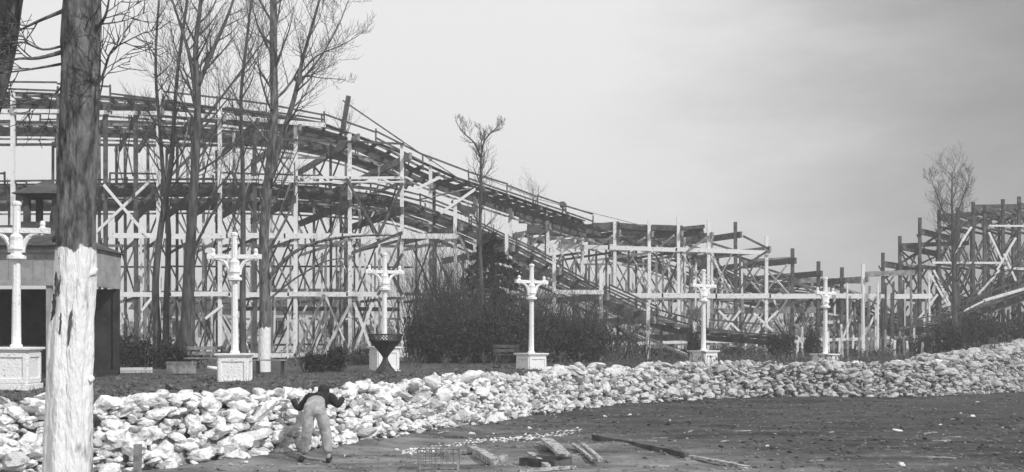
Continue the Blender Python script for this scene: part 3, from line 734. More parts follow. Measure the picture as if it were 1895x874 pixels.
for i in range(m_):
    for j in range(72):
        v = tr.v[k0 + i * 72 + j]; d = v - pts[i]; a = j / 72 * 6.283
        e = .035 * nz3(math.cos(a) * 2.2, math.sin(a) * 2.2, pts[i].z * .8) + .03 * abs(nz3(math.cos(a) * 7, math.sin(a) * 7, pts[i].z * 1.3 + 9)) + .012 * nz3(math.cos(a) * 16, math.sin(a) * 16, pts[i].z * 6)
        tr.v[k0 + i * 72 + j] = v + d.normalized() * e
for pp, r0 in (([(118, 96), (70, 108), (20, 112), (-60, 150)], .035), ([(120, 84), (80, 92), (40, 78), (-10, 82)], .02), ([(118, 118), (60, 128), (0, 136), (-50, 140)], .02), ([(172, 62), (186, 45), (198, 20), (205, -30)], .04), ([(168, 178), (190, 140), (206, 95), (236, 76), (272, 58)], .022),
               ([(165, 215), (185, 175), (195, 120), (204, 100)], .015), ([(120, 150), (100, 175), (50, 190), (-20, 200)], .015), ([(118, 20), (70, 40), (30, 60), (-20, 90)], .03)):
    stem(tr, cr, pp, D0, r0, .005, kids=6, maxl=2, start=.3, L=.9, ddepth=-.3, up=.03, n=6)
for a in range(7):
    an = a * .9; branch(tr, cr, P(152, -300, D0), Vector((math.cos(an), math.sin(an), .8)), 5, .17, 0, 3, kids=5)
M['ww'] = whitewashed('bark_with_whitewash', 3.28)
tr.build('trunk', M['ww'], t, True); cr.build('crown', M['twig'], t)
def scar(x0, y0, x1, y1, wpx, nm='bark_scar'):
    m = MB(); k = 9; L = []
    for i in range(k):
        u = i / (k - 1); x = x0 + (x1 - x0) * u; y = y0 + (y1 - y0) * u; w_ = wpx * math.sin(math.pi * u) ** .6 * (1 + .3 * nz3(i, y0)) / s0 * .5 + .003
        cx = lerp_list([-160, 0, 330, 460, 560, 700, 874], [156, 153, 143, 139, 135, 130, 124], y); rp = lerp_list([0, 460, 560, 700, 874], [31, 33.5, 35, 38, 42], y)
        for s in (-1, -.5, 0, .5, 1):
            xx = (x - cx) / rp + s * w_ * s0 / rp; xx = max(-.97, min(.97, xx)); yy = -math.sqrt(1 - xx * xx)
            q = P(cx, y, D0); rw = rp / s0 * (1.06 + (.012 if abs(s) < .9 else -.03) + .02 * nz3(i * 1.7, s * 3, x0)); yy *= 1; q = q + Vector((.02 * nz3(i * 2.3, x0, s), 0, .03 * nz3(i, s * 5, y0))); m.v.append(q + Vector((xx * rw, yy * rw, 0)))
    for i in range(k - 1):
        for j in range(4): a = i * 5 + j; m.f.append((a, a + 1, a + 6, a + 5))
    m.build(nm, M['bark'], t, True)
for a in ((116, 505, 118, 550, 9), (112, 545, 106, 600, 10), (104, 580, 102, 648, 8), (126, 512, 124, 548, 6), (146, 575, 141, 640, 5), (128, 580, 126, 620, 4), (120, 648, 121, 662, 3), (122, 470, 122, 482, 2)): scar(*a)
for x, y, q in ((168, 505, .07), (167, 700, .05), (102, 440, .05), (168, 330, .04)):
    kn = MB(); rock(kn, P(x, y, D0 - .02), q, tilt=1); kn.build('knot', M['ww'], t, True)

# trunk leaning in at the top left corner
tree('leaning_tree', Vector((-9.3, 15, 0)), 'dark leaning trunk cutting across the top left corner', [dict(p=[(-330, 1000), (-190, 600), (-70, 300), (-10, 120), (14, 0), (40, -140), (60, -300)], r0=.36, r1=.13, kids=7, start=.6, L=3)], 15)
tree('bare_tree', P(345, 672, 42), 'thick dark multi stemmed bare tree between the pavilion and the second lamp post',
     [dict(p=[(342, 685), (346, 600), (350, 500), (357, 380), (364, 260), (366, 170), (362, 90), (372, 0), (380, -90)], r0=.3, r1=.05, kids=22, L=4.6, start=.35),
      dict(p=[(364, 190), (352, 110), (335, 50), (312, -20)], r0=.11, r1=.03, kids=8, L=2.6, start=.1),
      dict(p=[(366, 160), (395, 90), (425, 20), (450, -60)], r0=.11, r1=.03, kids=8, L=2.6, start=.1),
      dict(p=[(355, 250), (410, 180), (455, 120), (500, 60)], r0=.07, r1=.02, kids=7, L=2.2, start=.1),
      dict(p=[(350, 480), (390, 400), (430, 340), (450, 260)], r0=.07, r1=.02, kids=5, L=1.8, start=.3)], 42, group=None)
tree('bare_tree', P(296, 676, 43), 'slender pair of dark bare stems just left of the thick forked tree',
     [dict(p=[(294, 690), (290, 600), (288, 520), (298, 420), (316, 310), (322, 220), (330, 120), (345, 10), (350, -60)], r0=.19, r1=.04, kids=16, L=3.2, start=.35),
      dict(p=[(306, 685), (308, 560), (312, 430), (302, 320), (296, 240), (288, 130), (292, 30), (300, -60)], r0=.15, r1=.03, kids=15, L=2.8, start=.4)], 43)
tree('bare_tree', P(448, 672, 44), 'slim bare tree rising right behind the second lamp post',
     [dict(p=[(450, 680), (449, 560), (450, 440), (449, 300), (446, 180), (456, 80), (470, -40)], r0=.16, r1=.04, kids=22, L=3.6, start=.3)], 44)
M['ww2'] = whitewashed('bark_with_low_whitewash', 1.65)
tree('bare_tree', P(488, 690, 37) , 'tall spreading bare tree with a short whitewashed foot right of the second lamp post',
     [dict(p=[(488, 700), (489, 640), (490, 560), (488, 440), (496, 340), (507, 220), (506, 110), (506, 0), (500, -110)], r0=.24, r1=.1, kids=20, L=4.2, start=.4),
      dict(p=[(494, 350), (520, 260), (545, 180), (560, 110), (580, 40), (605, -50)], r0=.13, r1=.03, kids=9, L=2.6, start=.2),
      dict(p=[(548, 160), (590, 110), (625, 50), (645, 0)], r0=.05, r1=.012, kids=7, L=1.8, start=.1),
      dict(p=[(545, 150), (585, 105), (630, 85), (665, 65)], r0=.04, r1=.01, kids=6, L=1.4, start=.1),
      dict(p=[(543, 190), (560, 145), (600, 145), (640, 148)], r0=.03, r1=.01, kids=5, L=1.2, start=.1),
      dict(p=[(492, 520), (540, 470), (600, 445), (680, 436), (740, 436)], r0=.09, r1=.02, kids=6, L=1.6, start=.3),
      dict(p=[(492, 560), (540, 520), (600, 485), (640, 478)], r0=.05, r1=.015, kids=4, L=1.2, start=.3),
      dict(p=[(488, 480), (540, 380), (545, 300)], r0=.06, r1=.02, kids=4, L=1.5, start=.3)], 37, trunkmat=M['ww2'])
tree('young_tree', P(890, 690, 50), 'slender young bare tree with a forked top beside the coaster descent',
     [dict(p=[(893, 690), (892, 560), (888, 440), (890, 340), (890, 290)], r0=.13, r1=.06, kids=14, L=1.8, start=.45, maxl=3),
      dict(p=[(890, 292), (878, 265), (857, 245), (842, 222)], r0=.06, r1=.012, kids=7, L=.95, start=.1, maxl=3),
      dict(p=[(890, 292), (896, 262), (913, 242), (926, 230)], r0=.06, r1=.012, kids=7, L=.95, start=.1, maxl=3),
      dict(p=[(890, 300), (891, 270), (888, 235)], r0=.04, r1=.01, kids=6, L=.8, start=.1, maxl=3)], 50)
tree('upright_tree', P(1768, 690, 58), 'bare tree with upright brush of fine branches in front of the right hill',
     [dict(p=[(1768, 690), (1767, 600), (1765, 500), (1763, 420), (1762, 370), (1762, 318)], r0=.2, r1=.025, kids=26, L=2.7, start=.3, spread=.8, up=.12),
      dict(p=[(1765, 430), (1745, 390), (1730, 350), (1722, 330)], r0=.06, r1=.015, kids=11, L=1.4, start=.1, spread=.7, up=.12, maxl=3),
      dict(p=[(1764, 420), (1780, 370), (1795, 330)], r0=.05, r1=.012, kids=11, L=1.4, start=.1, spread=.7, up=.12, maxl=3),
      dict(p=[(1768, 620), (1790, 560), (1840, 510), (1880, 500)], r0=.07, r1=.02, kids=8, L=1.6, start=.1, maxl=2)], 58)
for px, py, D, lab in ((640, 245, 75, 'bare treetop showing behind the leaning post at the top of the high trestle'), (985, 380, 85, 'small bare treetop peeping over the coaster descent')):
    f = Vector(((px - 947.5) / F * D, D, TZ)); z = zat(py, D)
    t = thing('far_tree', f, lab, 'tree'); tr = MB(); cr = MB()
    pts = [f.lerp(Vector((f.x, f.y, z)), u) for u in (0, .3, .6, 1)]; rad = [.2, .16, .12, .07]; tr.tube(pts, rad, 6)
    for a in range(6): branch(tr, cr, pts[-1] - Vector((0, 0, .3)), Vector((U(-.7, .7), U(-.7, .7), 1)), U(1.6, 2.6), .04, 1, 3, kids=4)
    tr.build('trunk', M['bark'], t, True); cr.build('crown', M['twig'], t)

# ------------------------------------------------------------------ evergreens and shrubs
def leaves(mb, c, rx, ry, rz, k, s, shell=.35):
    for i in range(k):
        d = Vector((random.gauss(0, 1), random.gauss(0, 1), random.gauss(0, 1))).normalized() * (U(shell, 1) ** .6)
        f = 1 + .55 * noise.noise(Vector((d.x * 2.2 + c[0], d.y * 2.2, d.z * 2.2 + c[2]))) + .35 * noise.noise(Vector((d.x * 6 + c[0], d.y * 6, d.z * 6)))
        p = Vector((c[0] + d.x * rx * f, c[1] + d.y * ry * f, c[2] + d.z * rz * f))
        if p.z < TZ: p.z = TZ + U(0, .2)
        a = Vector((U(-1, 1), U(-1, 1), U(-1, 1))).normalized() * s * U(.6, 1.3); b = a.cross(Vector((U(-1, 1), U(-1, 1), U(-1, 1)))).normalized() * s * U(.25, .5)
        mb.add([p - a, p + b, p + a, p - b], [(0, 1, 2, 3)])
def shrub(name, px, D, w_, h, label, k=3500, mat='leaf', cat='shrub', twigs=20, s=.08, lobes=5, lean=0):
    X = (px - 947.5) / F * D; base = Vector((X, D, TZ))
    t = thing(name, base, label, cat); fo = MB(); st = MB()
    for i in range(lobes):
        cx = X + U(-.32, .32) * w_; hh = h * U(.6, 1); leaves(fo, (cx, D + U(-.3, .3) * w_ * .6, TZ + hh * .5), w_ * U(.25, .36), w_ * U(.22, .3), hh * .52, k // lobes, s)
    for i in range(twigs):
        a = U(0, 6.28); p = base + Vector((U(-.35, .35) * w_, U(-.2, .2) * w_, -.05)); branch(st, st, p, Vector((math.cos(a) * .35, math.sin(a) * .35, 1)), h * U(.8, 1.3), .025, 2, 3, kids=5)
    fo.build('foliage', M[mat], t); tag(st.build('stem', M['twig'], t), kind='stuff')
    return t
shrub('evergreen_bush', 905, 50, 6.6, 3.0, 'broad dark evergreen bush left of the fourth lamp post', k=19000, s=.1, lobes=16, twigs=180)
shrub('evergreen_bush', 1045, 51, 4.6, 2.6, 'dark rounded evergreen bush right of the fourth lamp post', k=10000, s=.1, lobes=10, twigs=170)
shrub('evergreen_bush', 800, 49.5, 2.6, 2.3, 'low dark bush at the left foot of the broad evergreens', k=7000, s=.1)
shrub('twiggy_bush', 795, 51, 3.4, 4.6, 'tall thin twiggy bush rising left of the evergreens', k=900, mat='drybush', twigs=80, s=.05)
shrub('twiggy_bush', 845, 50.5, 3.0, 4.0, 'dark twiggy thicket between the tall thin bush and the conifer', k=1500, mat='drybush', twigs=80, s=.06)
shrub('twiggy_bush', 1150, 52, 4.0, 2.0, 'spreading twiggy bush between the evergreens and the fifth lamp post', k=900, mat='drybush', twigs=50, s=.05)
wd = MB()
for i in range(1500):
    D = U(38, 64); px = U(1040, 1900) if random.random() < .8 else U(520, 1040); X = (px - 947.5) / F * D
    if D < wall_y(X) + 1.2 or nz3(X * .5, D * .25, 3) < U(-.35, .25): continue
    h = U(.2, .75); p = Vector((X, D, tz(X, D) - .03)); a = U(0, 6.28)
    for k in range(4): 
        q = p + Vector((U(-.22, .22), U(-.2, .2), h * U(.5, 1))); wd.beam(p + Vector((U(-.04, .04), 0, 0)), q, .012, .012)
        b = Vector((U(-1, 1), U(-1, 1), U(-.5, 1))).normalized() * .07; wd.add([q - b, q + Vector((.025, 0, .02)), q + b, q - Vector((.025, 0, .02))], [(0, 1, 2, 3)])
tag(wd.build('dead_weeds', M['drybush']), 'dry dead weeds standing on the terrace behind the wall', 'weeds', kind='stuff')
# conifer
t = thing('conifer', Vector(((912 - 947.5) / F * 51.5, 51.5, TZ)), 'dark conifer with drooping boughs in front of the coaster descent', 'tree'); m = MB(); tr = MB()
bx = (912 - 947.5) / F * 51.5; tr.tube([(bx, 51.5, TZ - .1), (bx, 51.5, 4), (bx + .05, 51.5, 7.4)], [.16, .1, .02], 7)
for i in range(95):
    z = 2.0 + 5.0 * (i / 95) + U(-.1, .1); R_ = (1 - i / 105) * 2.9 * U(.55, 1.15) + .25; a = U(0, 6.28)
    for j in range(80):
        u = random.random() ** .7; p = Vector((bx + math.cos(a) * R_ * u, 51.5 + math.sin(a) * R_ * u, z - .25 * u * R_ + U(-.1, .1))) + Vector((U(-.16, .16), U(-.16, .16), 0)) * (1.2 - u)
        b = Vector((U(-1, 1), U(-1, 1), U(-.6, .2))).normalized() * .14; c_ = b.cross(Vector((U(-1, 1), U(-1, 1), 1))).normalized() * .05
        m.add([p - b, p + c_, p + b, p - c_], [(0, 1, 2, 3)])
    tr.beam((bx, 51.5, z), (bx + math.cos(a) * R_ * .9, 51.5 + math.sin(a) * R_ * .9, z - .2 * R_), .03, .03)
m.build('foliage', M['leaf'], t); tr.build('trunk', M['bark'], t)
for (px, D, w_, h, lab, k) in ((575, 36, 1.1, .75, 'low black shrub on the terrace right of the whitewash footed tree', 1500), (615, 37, .8, .95, 'dark upright shrub beside the low black one', 1300), (330, 40, 1.6, 1.3, 'dark shrub at the foot of the thick forked tree', 1500),
                            (270, 41, 1.4, 1.2, 'dark shrub right of the pavilion', 1300), (1445, 58, 1.7, 1.7, 'dark shrub between the fifth and sixth lamp posts', 2600), (1500, 58, .9, 2.0, 'narrow dark shrub just left of the farthest lamp post', 1500), (1285, 54, .6, 1.7, 'narrow dark shrub left of the fifth lamp post', 1000),
                            (1765, 56, 2.0, 1.9, 'dark shrub round the foot of the upright bare tree', 3000), (1700, 66, 3.0, 1.6, 'low dark shrub at the start of the right hill', 2400), (1840, 62, 6.0, 3.0, 'wide dark shrub under the rising track at the right edge', 14000), (1930, 62, 4.0, 3.4, 'tall dark shrub at the right edge of the bank', 5000),
                            (225, 44, 1.6, 1.6, 'tangled shrub behind the right corner of the pavilion', 1200), (1380, 62, 3.6, .7, 'low scrub under the heavy pale ledger of the middle trestle', 900), (1600, 66, 5.0, .5, 'low scrub behind the row of short posts', 2200), (680, 46, 2.2, .8, 'low scrub behind the dark urn', 1000), (1220, 60, 4, .6, 'low scrub under the end of the long descent', 1800)):
    shrub('dark_shrub', px, D, w_, h, lab, k=k, twigs=14, s=.055 + D * .0006, lobes=4)

# far wood and a white house behind the lattice
fw = MB()
for i in range(5200):
    x = U(-150, 190); D = U(150, 260); h = (3.2 + 1.8 * nz3(x * .05, 1) + 1.2 * nz3(x * .3, 4)); z = TZ + U(0, 1) ** .7 * max(h, 1)
    a = Vector((U(-1, 1), 0, U(-.2, 1))).normalized() * U(.5, 1.3); b = Vector((U(-.3, .3), U(-1, 1), U(-.3, .3))) * .6
    p = Vector((x, D, z)); fw.add([p - a, p + b, p + a, p - b + Vector((0, 0, .5))], [(0, 1, 2, 3)])
tag(fw.build('far_wood', M['farwood']), 'low line of distant grey scrub along the horizon', 'wood', kind='stuff')
def house(px, D, w_, d, h, rh, label, wins):
    X = (px - 947.5) / F * D; t = thing('white_house', Vector((X, D, TZ)), label, 'house')
    w0 = MB(); w0.box((X, D + d / 2, TZ + h / 2), w_, d, h); wl = w0.build('wall', M['plaster'], t)
    r = MB(); e = .4
    r.add([(X - w_ / 2 - e, D - e, TZ + h), (X + w_ / 2 + e, D - e, TZ + h), (X + w_ / 2 + e, D + d + e, TZ + h), (X - w_ / 2 - e, D + d + e, TZ + h), (X - w_ / 2 - e, D + d / 2, TZ + h + rh), (X + w_ / 2 + e, D + d / 2, TZ + h + rh)],
          [(0, 1, 5, 4), (2, 3, 4, 5), (1, 2, 5), (3, 0, 4), (3, 2, 1, 0)]); r.build('roof', M['roofing'], t)
    for wx, wz, ww, wh in wins:
        f = MB(); 
        for a, b in (((-ww / 2, wh / 2), (ww / 2, wh / 2)), ((-ww / 2, -wh / 2), (ww / 2, -wh / 2)), ((-ww / 2, -wh / 2), (-ww / 2, wh / 2)), ((ww / 2, -wh / 2), (ww / 2, wh / 2)), ((0, -wh / 2), (0, wh / 2))):
            f.beam((X + wx + a[0], D - .04, TZ + wz + a[1]), (X + wx + b[0], D - .04, TZ + wz + b[1]), .06, .1)
        fo = f.build('window', M['grey_wood'], t); MB().box((X + wx, D - .01, TZ + wz), ww, .03, wh).build('pane', M['room'], fo)
house(560, 84, 6.5, 5, 3.4, 1.6, 'white house seen through the lattice left of the third lamp post', [(-1.9, 1.9, 1, 1.2), (1.9, 1.9, 1, 1.2)])
house(330, 88, 7, 5, 3.4, 1.6, 'white house seen through the lattice behind the forked bare trees', [(-2.2, 1.9, 1, 1.2), (0, 1.9, 1, 1.2), (2.2, 1.9, 1, 1.2)])

# ------------------------------------------------------------------ the pavilion
DP = 31.0
xr = (152 - 947.5) / F * DP; DD = 3.0; xl = xr - 9.5; zf0 = zat(527, DP); zf1 = zat(456, DP)
t = thing('pavilion', Vector((xl + 4, DP, TZ)), 'low open fronted pavilion with a grey board fascia and dark hipped roof', 'pavilion')
m = MB(); m.box(((xl + xr) / 2, DP, (zf0 + zf1) / 2), xr - xl, .12, zf1 - zf0); m.box((xr - .06, DP + .06 + DD / 2, (zf0 + zf1) / 2), .12, DD, zf1 - zf0); fs = m.build('fascia', M['fascia'], t)
m = MB()
for z in (zf0 + .02, zf1 - .14): m.beam((xl, DP - .09, z), (xr + .04, DP - .09, z), .06, .1)
x = xl
while x < xr: m.box((x, DP - .068, (zf0 + zf1) / 2), .02, .016, zf1 - zf0 - .3); x += .34
m.build('trim', M['fascia'], fs)
e = .35; zr = zf1; ap = zr + .75
m = MB(); m.add([(xl - e, DP - e, zr), (xr + e * .3, DP - e, zr), (xr + e * .3, DP + DD + e, zr), (xl - e, DP + DD + e, zr), (xl + 2, DP + DD / 2, ap), (xr - 1.4, DP + DD / 2, ap)], [(0, 1, 5, 4), (1, 2, 5), (2, 3, 4, 5), (3, 0, 4), (3, 2, 1, 0)])
rf = m.build('roof', M['roofing'], t)
m = MB(); cx = (88 - 947.5) / F * (DP + 1.5)
for sx in (-.42, .42):
    for sy in (-.42, .42): m.box((cx + sx, DP + 1.5 + sy, ap + .3), .16, .16, 1.1)
m.box((cx, DP + 1.5, ap - .1), 1.1, 1.1, .3); m.add([(cx - .75, DP + .75, ap + .85), (cx + .75, DP + .75, ap + .85), (cx + .75, DP + 2.25, ap + .85), (cx - .75, DP + 2.25, ap + .85), (cx, DP + 1.5, ap + 1.35)], [(0, 1, 4), (1, 2, 4), (2, 3, 4), (3, 0, 4), (3, 2, 1, 0)])
m.build('cupola', M['roofing'], rf)
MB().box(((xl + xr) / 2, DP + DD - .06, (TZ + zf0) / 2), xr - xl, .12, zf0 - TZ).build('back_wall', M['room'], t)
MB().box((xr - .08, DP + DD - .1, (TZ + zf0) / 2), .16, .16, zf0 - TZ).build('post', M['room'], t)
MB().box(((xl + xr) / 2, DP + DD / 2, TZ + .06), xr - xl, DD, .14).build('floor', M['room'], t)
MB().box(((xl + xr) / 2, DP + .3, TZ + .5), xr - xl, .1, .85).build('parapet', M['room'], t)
for px in (147, 92, -40, -170):
    X = (px - 947.5) / F * DP; MB().box((X, DP + .02, (TZ + zf0) / 2), .16, .16, zf0 - TZ).build('post', M['fascia'], t)
pb = MB(); pb.box(((92 - 947.5) / F * DP + .42, DP + .5, zat(560, DP)), .5, .05, .75); pb.build('notice_board', M['plaster'], t)

# ------------------------------------------------------------------ small things on the terrace
# white kerb planks lying below the pavilion corner
for y, lab in ((684, 'upper of two long white planks lying right of the pavilion'), (691, 'lower of two long white planks lying right of the pavilion')):
    a = P(168, y, 36); b = P(281, y - 1, 36); c0 = (a + b) / 2; m = MB(); m.beam(a - c0, b - c0, .12, .1); o = m.build('plank', M['white_wood']); o.location = c0; tag(o, lab, 'plank')
# urn
D = 34.5; X = (713 - 947.5) / F * D; z0 = tz(X, D)
t = thing('garden_urn', Vector((X, D, z0)), 'black hourglass shaped urn with a slatted rim standing before the third lamp post', 'urn')
MB().lathe([(.36, 0), (.34, .06), (.2, .22), (.09, .42), (.08, .5)], 12, (X, D, z0)).build('foot', M['iron'], t)
MB().lathe([(.08, .5), (.16, .62), (.34, .84), (.46, .98), (.5, 1.02)], 12, (X, D, z0)).build('bowl', M['iron'], t)
m = MB()
for k in range(16):
    a = k * math.pi / 8; b = (k + 1) * math.pi / 8; q = Vector((X, D, z0))
    p1 = q + Vector((math.cos(a) * .5, math.sin(a) * .5, 1.03)); p2 = q + Vector((math.cos(b) * .53, math.sin(b) * .53, 1.22)); p3 = q + Vector((math.cos(b) * .5, math.sin(b) * .5, 1.03)); p4 = q + Vector((math.cos(a) * .53, math.sin(a) * .53, 1.22))
    m.beam(p1, p2, .025, .025); m.beam(p3, p4, .025, .025); m.beam(p4, p2, .03, .04); m.beam(p1, p3, .03, .04)
m.build('rim', M['iron'], t)
def bench(px, D, w_, yaw, label, mat='grey_wood', back=True):
    X = (px - 947.5) / F * D; z0 = tz(X, D); q = Vector((X, D, z0)); t = thing('park_bench', q, label, 'bench'); rz = Matrix.Rotation(yaw, 3, 'Z')
    def L(a, b, c): return q + rz @ Vector((a, b, c))
    m = MB()
    for y in (-.18, -.02, .14): m.beam(L(-w_ / 2, y, .45), L(w_ / 2, y, .45), .13, .04)
    m.build('seat', M[mat], t)
    if back:
        m = MB()
        for z in (.62, .8): m.beam(L(-w_ / 2, .26, z), L(w_ / 2, .28, z), .035, .12)
        m.build('backrest', M[mat], t)
    for s in (-1, 1):
        m = MB(); xx = s * (w_ / 2 - .12); m.beam(L(xx, -.2, 0), L(xx, -.16, .43), .06, .06); m.beam(L(xx, .2, 0), L(xx, .2, .43), .06, .06); m.beam(L(xx, -.2, .4), L(xx, .22, .4), .06, .06)
        if back: m.beam(L(xx, .2, .4), L(xx, .31, .88), .06, .06)
        m.build('leg', M['iron'], t)
bench(938, 45, 1.1, .1, 'small grey slatted bench before the dark evergreens left of the fourth lamp post', 'dark_wood')
bench(378, 38, 1.3, 0, 'slatted bench with backrest between the forked tree and the second lamp post')
bench(500, 34.5, 1.0, .1, 'low backless bench beside the second lamp post', 'grey_wood', False)
# low trough
X = (336 - 947.5) / F * 34; z0 = tz(X, 34); t = thing('stone_trough', Vector((X, 34, z0)), 'low grey trough at the foot of the bare trees', 'trough')
m = MB(); m.box((X, 34, z0 + .16), .8, .4, .3); m.build('basin', M['grey_wood'], t); m = MB()
for a in ((0, -.18, .84, .06), (0, .18, .84, .06), (-.39, 0, .06, .3), (.39, 0, .06, .3)): m.box((X + a[0], 34 + a[1], z0 + .345), a[2], a[3], .06)
m.build('rim', M['grey_wood'], t)
# pole lying left of pedestal
a = P(384, 680, 31.5); b = P(410, 684, 31.5); c0 = (a + b) / 2; m = MB(); m.tube([a - c0, b - c0], [.05, .06], 8); o = m.build('pipe_end', M['white_paint'], smooth=True); o.location = c0; tag(o, 'pale stub of pipe sticking out left of the second pedestal', 'pipe')

# stakes against the wall
for px, y0, y1, D, lab in ((254, 866, 822, 15.9, 'dark wooden stake standing against the white wall'), (106, 838, 800, 15.2, 'small wooden stake against the wall just behind the great trunk')):
    a = P(px, y0 + 60, D); b = P(px + 1, y1, D); a.z = max(a.z, 0); c0 = a.copy(); m = MB(); m.beam(a - c0, b - c0, .1, .08); o = m.build('wooden_stake', M['grey_wood']); o.location = c0; tag(o, lab, 'stake')

# ------------------------------------------------------------------ debris on the lower ground
def G0(px, py): D = CZ * F / (py - HZ); X = (px - 947.5) / F * D; return Vector((X, D, lowz(X, D)))
def ragged(m, a, b, w_, h):          # a warped board with split, uneven ends
    d = b - a; L = d.length; d.normalize(); x = d.cross(Vector((0, 0, 1))).normalized(); z = x.cross(d); k = 7; st = len(m.v)
    for i in range(k + 1):
        u = i / k; p = a + d * L * u + z * (.005 * L * math.sin(u * 3.1)) + x * U(-.006, .006)
        for sx, sz in ((-.5, -.5), (0, -.5), (.5, -.5), (.5, .5), (0, .5), (-.5, .5)):
            e = U(-.5, .5) * w_ if i in (0, k) else 0
            m.v.append(p + d * e + x * sx * w_ * U(.9, 1.05) + z * sz * h * U(.85, 1.1))
    for i in range(k):
        for j in range(6): q = st + i * 6; m.f.append((q + j, q + (j + 1) % 6, q + 6 + (j + 1) % 6, q + 6 + j))
    m.f.append(tuple(st + j for j in reversed(range(6)))); m.f.append(tuple(st + k * 6 + j for j in range(6)))
def lying(name, p0, p1, w_, h, mat, label, cat='plank', lift=0, z1=0):
    a = G0(*p0); b = G0(*p1); a.z += h / 2 + lift; b.z += h / 2 + lift + z1; c0 = (a + b) / 2; m = MB(); ragged(m, a - c0, b - c0, w_, h); o = m.build(name, M[mat]); o.location = c0; return tag(o, label, cat)
lying('timber_block', (872, 836), (915, 862), .16, .13, 'old_board', 'short thick pale timber lying near the wire crate', 'timber')
lying('timber_block', (922, 862), (934, 850), .1, .1, 'old_board', 'little pale offcut right of the short thick timber', 'timber')
lying('plank', (980, 842), (1015, 868), .1, .09, 'old_board', 'white edged plank at the left side of the broken box')
lying('plank', (1010, 830), (1045, 852), .22, .05, 'old_board', 'broad pale board lying tilted on the broken box', lift=.12)
lying('plank', (1078, 832), (1112, 856), .08, .05, 'old_board', 'thin pale lath propped to the right of the broken box', lift=.08)
lying('plank', (1060, 832), (1098, 852), .06, .05, 'old_board', 'thinner lath crossing just left of the propped one', lift=.05)
lying('plank', (960, 872), (1060, 866), .09, .05, 'old_board', 'grey board lying along the bottom edge below the broken box')
lying('long_pole', (1100, 812), (1270, 846), .1, .09, 'dark_wood', 'long dark log lying across the soil', 'log')
lying('plank', (1278, 847), (1385, 866), .09, .05, 'old_board', 'pale plank continuing the line of the long dark log')
lying('plank', (1225, 838), (1262, 839), .07, .05, 'old_board', 'short pale stick just beyond the long dark log')
# broken box
c0 = G0(1010, 858); t = thing('broken_box', c0, 'dark broken wooden box lying open on the soil', 'box')
rz = Matrix.Rotation(-.6, 3, 'Z')
for nm, c_, s_ in (('side', (0, -.26, .065), (.7, .03, .13)), ('side', (0, .26, .065), (.7, .03, .13)), ('end', (-.34, 0, .06), (.03, .49, .12)), ('end', (.34, 0, .055), (.03, .49, .1)), ('bottom', (0, 0, .015), (.64, .48, .02))):
    MB().box(c0 + rz @ Vector(c_), *s_, rz).build(nm, M['dark_wood'], t)
# wire crate
c0 = G0(812, 872); t = thing('wire_crate', c0, 'grey wire crate standing at the bottom edge below the wall', 'crate'); m = MB(); mw = MB()
W_, D_, H_ = .62, .4, .36
for z in (0.02, H_):
    cs = [Vector((-W_ / 2, -D_ / 2, z)), Vector((W_ / 2, -D_ / 2, z)), Vector((W_ / 2, D_ / 2, z)), Vector((-W_ / 2, D_ / 2, z))]
    for i in range(4): m.beam(c0 + cs[i], c0 + cs[(i + 1) % 4], .02, .02)
for sx in (-1, 1):
    for sy in (-1, 1): m.beam(c0 + Vector((sx * W_ / 2, sy * D_ / 2, 0)), c0 + Vector((sx * W_ / 2, sy * D_ / 2, H_)), .02, .02)
for i in range(1, 7):
    x = -W_ / 2 + W_ * i / 7
    for sy in (-1, 1): mw.beam(c0 + Vector((x, sy * D_ / 2, .02)), c0 + Vector((x, sy * D_ / 2, H_)), .008, .008)
for z in (.13, .25):
    for sy in (-1, 1): mw.beam(c0 + Vector((-W_ / 2, sy * D_ / 2, z)), c0 + Vector((W_ / 2, sy * D_ / 2, z)), .008, .008)
m.build('frame', M['grey_wood'], t); mw.build('wire_mesh', M['rail'], t)
cd = MB()
for i in range(3200):
    px = U(-50, 1950); D = 16.5 + 25 * random.random() ** 1.2; X = (px - 947.5) / F * D
    if wall_y(X) - D < .05 or nz3(X * .4, D * .6, 7) < U(-.5, .3): continue
    rock(cd, (X, D, lowz(X, D) + .004), U(.02, .075), PEB, tilt=.3)
tag(cd.build('soil_clods', M['ground']), 'clods of dark soil turned up on the lower ground', 'soil clods', kind='stuff')
for k in range(26):                                   # scraps of lath half sunk in the soil
    px = U(700, 1800); py = U(790, 872) if px < 1400 else U(765, 872); a = U(-.5, .5); D = CZ * F / (py - HZ); L = U(.12, .5); q = G0(px, py); dv = Vector((math.cos(a), math.sin(a) * 2, 0)).normalized() * L / 2
    m = MB(); ragged(m, -dv, dv + Vector((0, 0, U(0, .03))), U(.02, .05), .02); o = m.build('wood_scrap', M['old_board']); o.location = q + Vector((0, 0, .012)); tag(o, 'small dirty splinter of lath half sunk in the soil', 'wood scrap', 'scraps of lath strewn over the soil')
# swept line of lime crumbs
ll = MB()
for i in range(420):
    u = random.random(); px = 745 + 330 * u; py = 838 - 42 * u + random.gauss(0, 2.2); q = G0(px, py); rock(ll, q + Vector((0, 0, .004)), U(.012, .045), PEB)
tag(ll.build('lime_crumbs', M['stone']), 'thin line of pale lime crumbs running along the soil', 'rubble', kind='stuff')

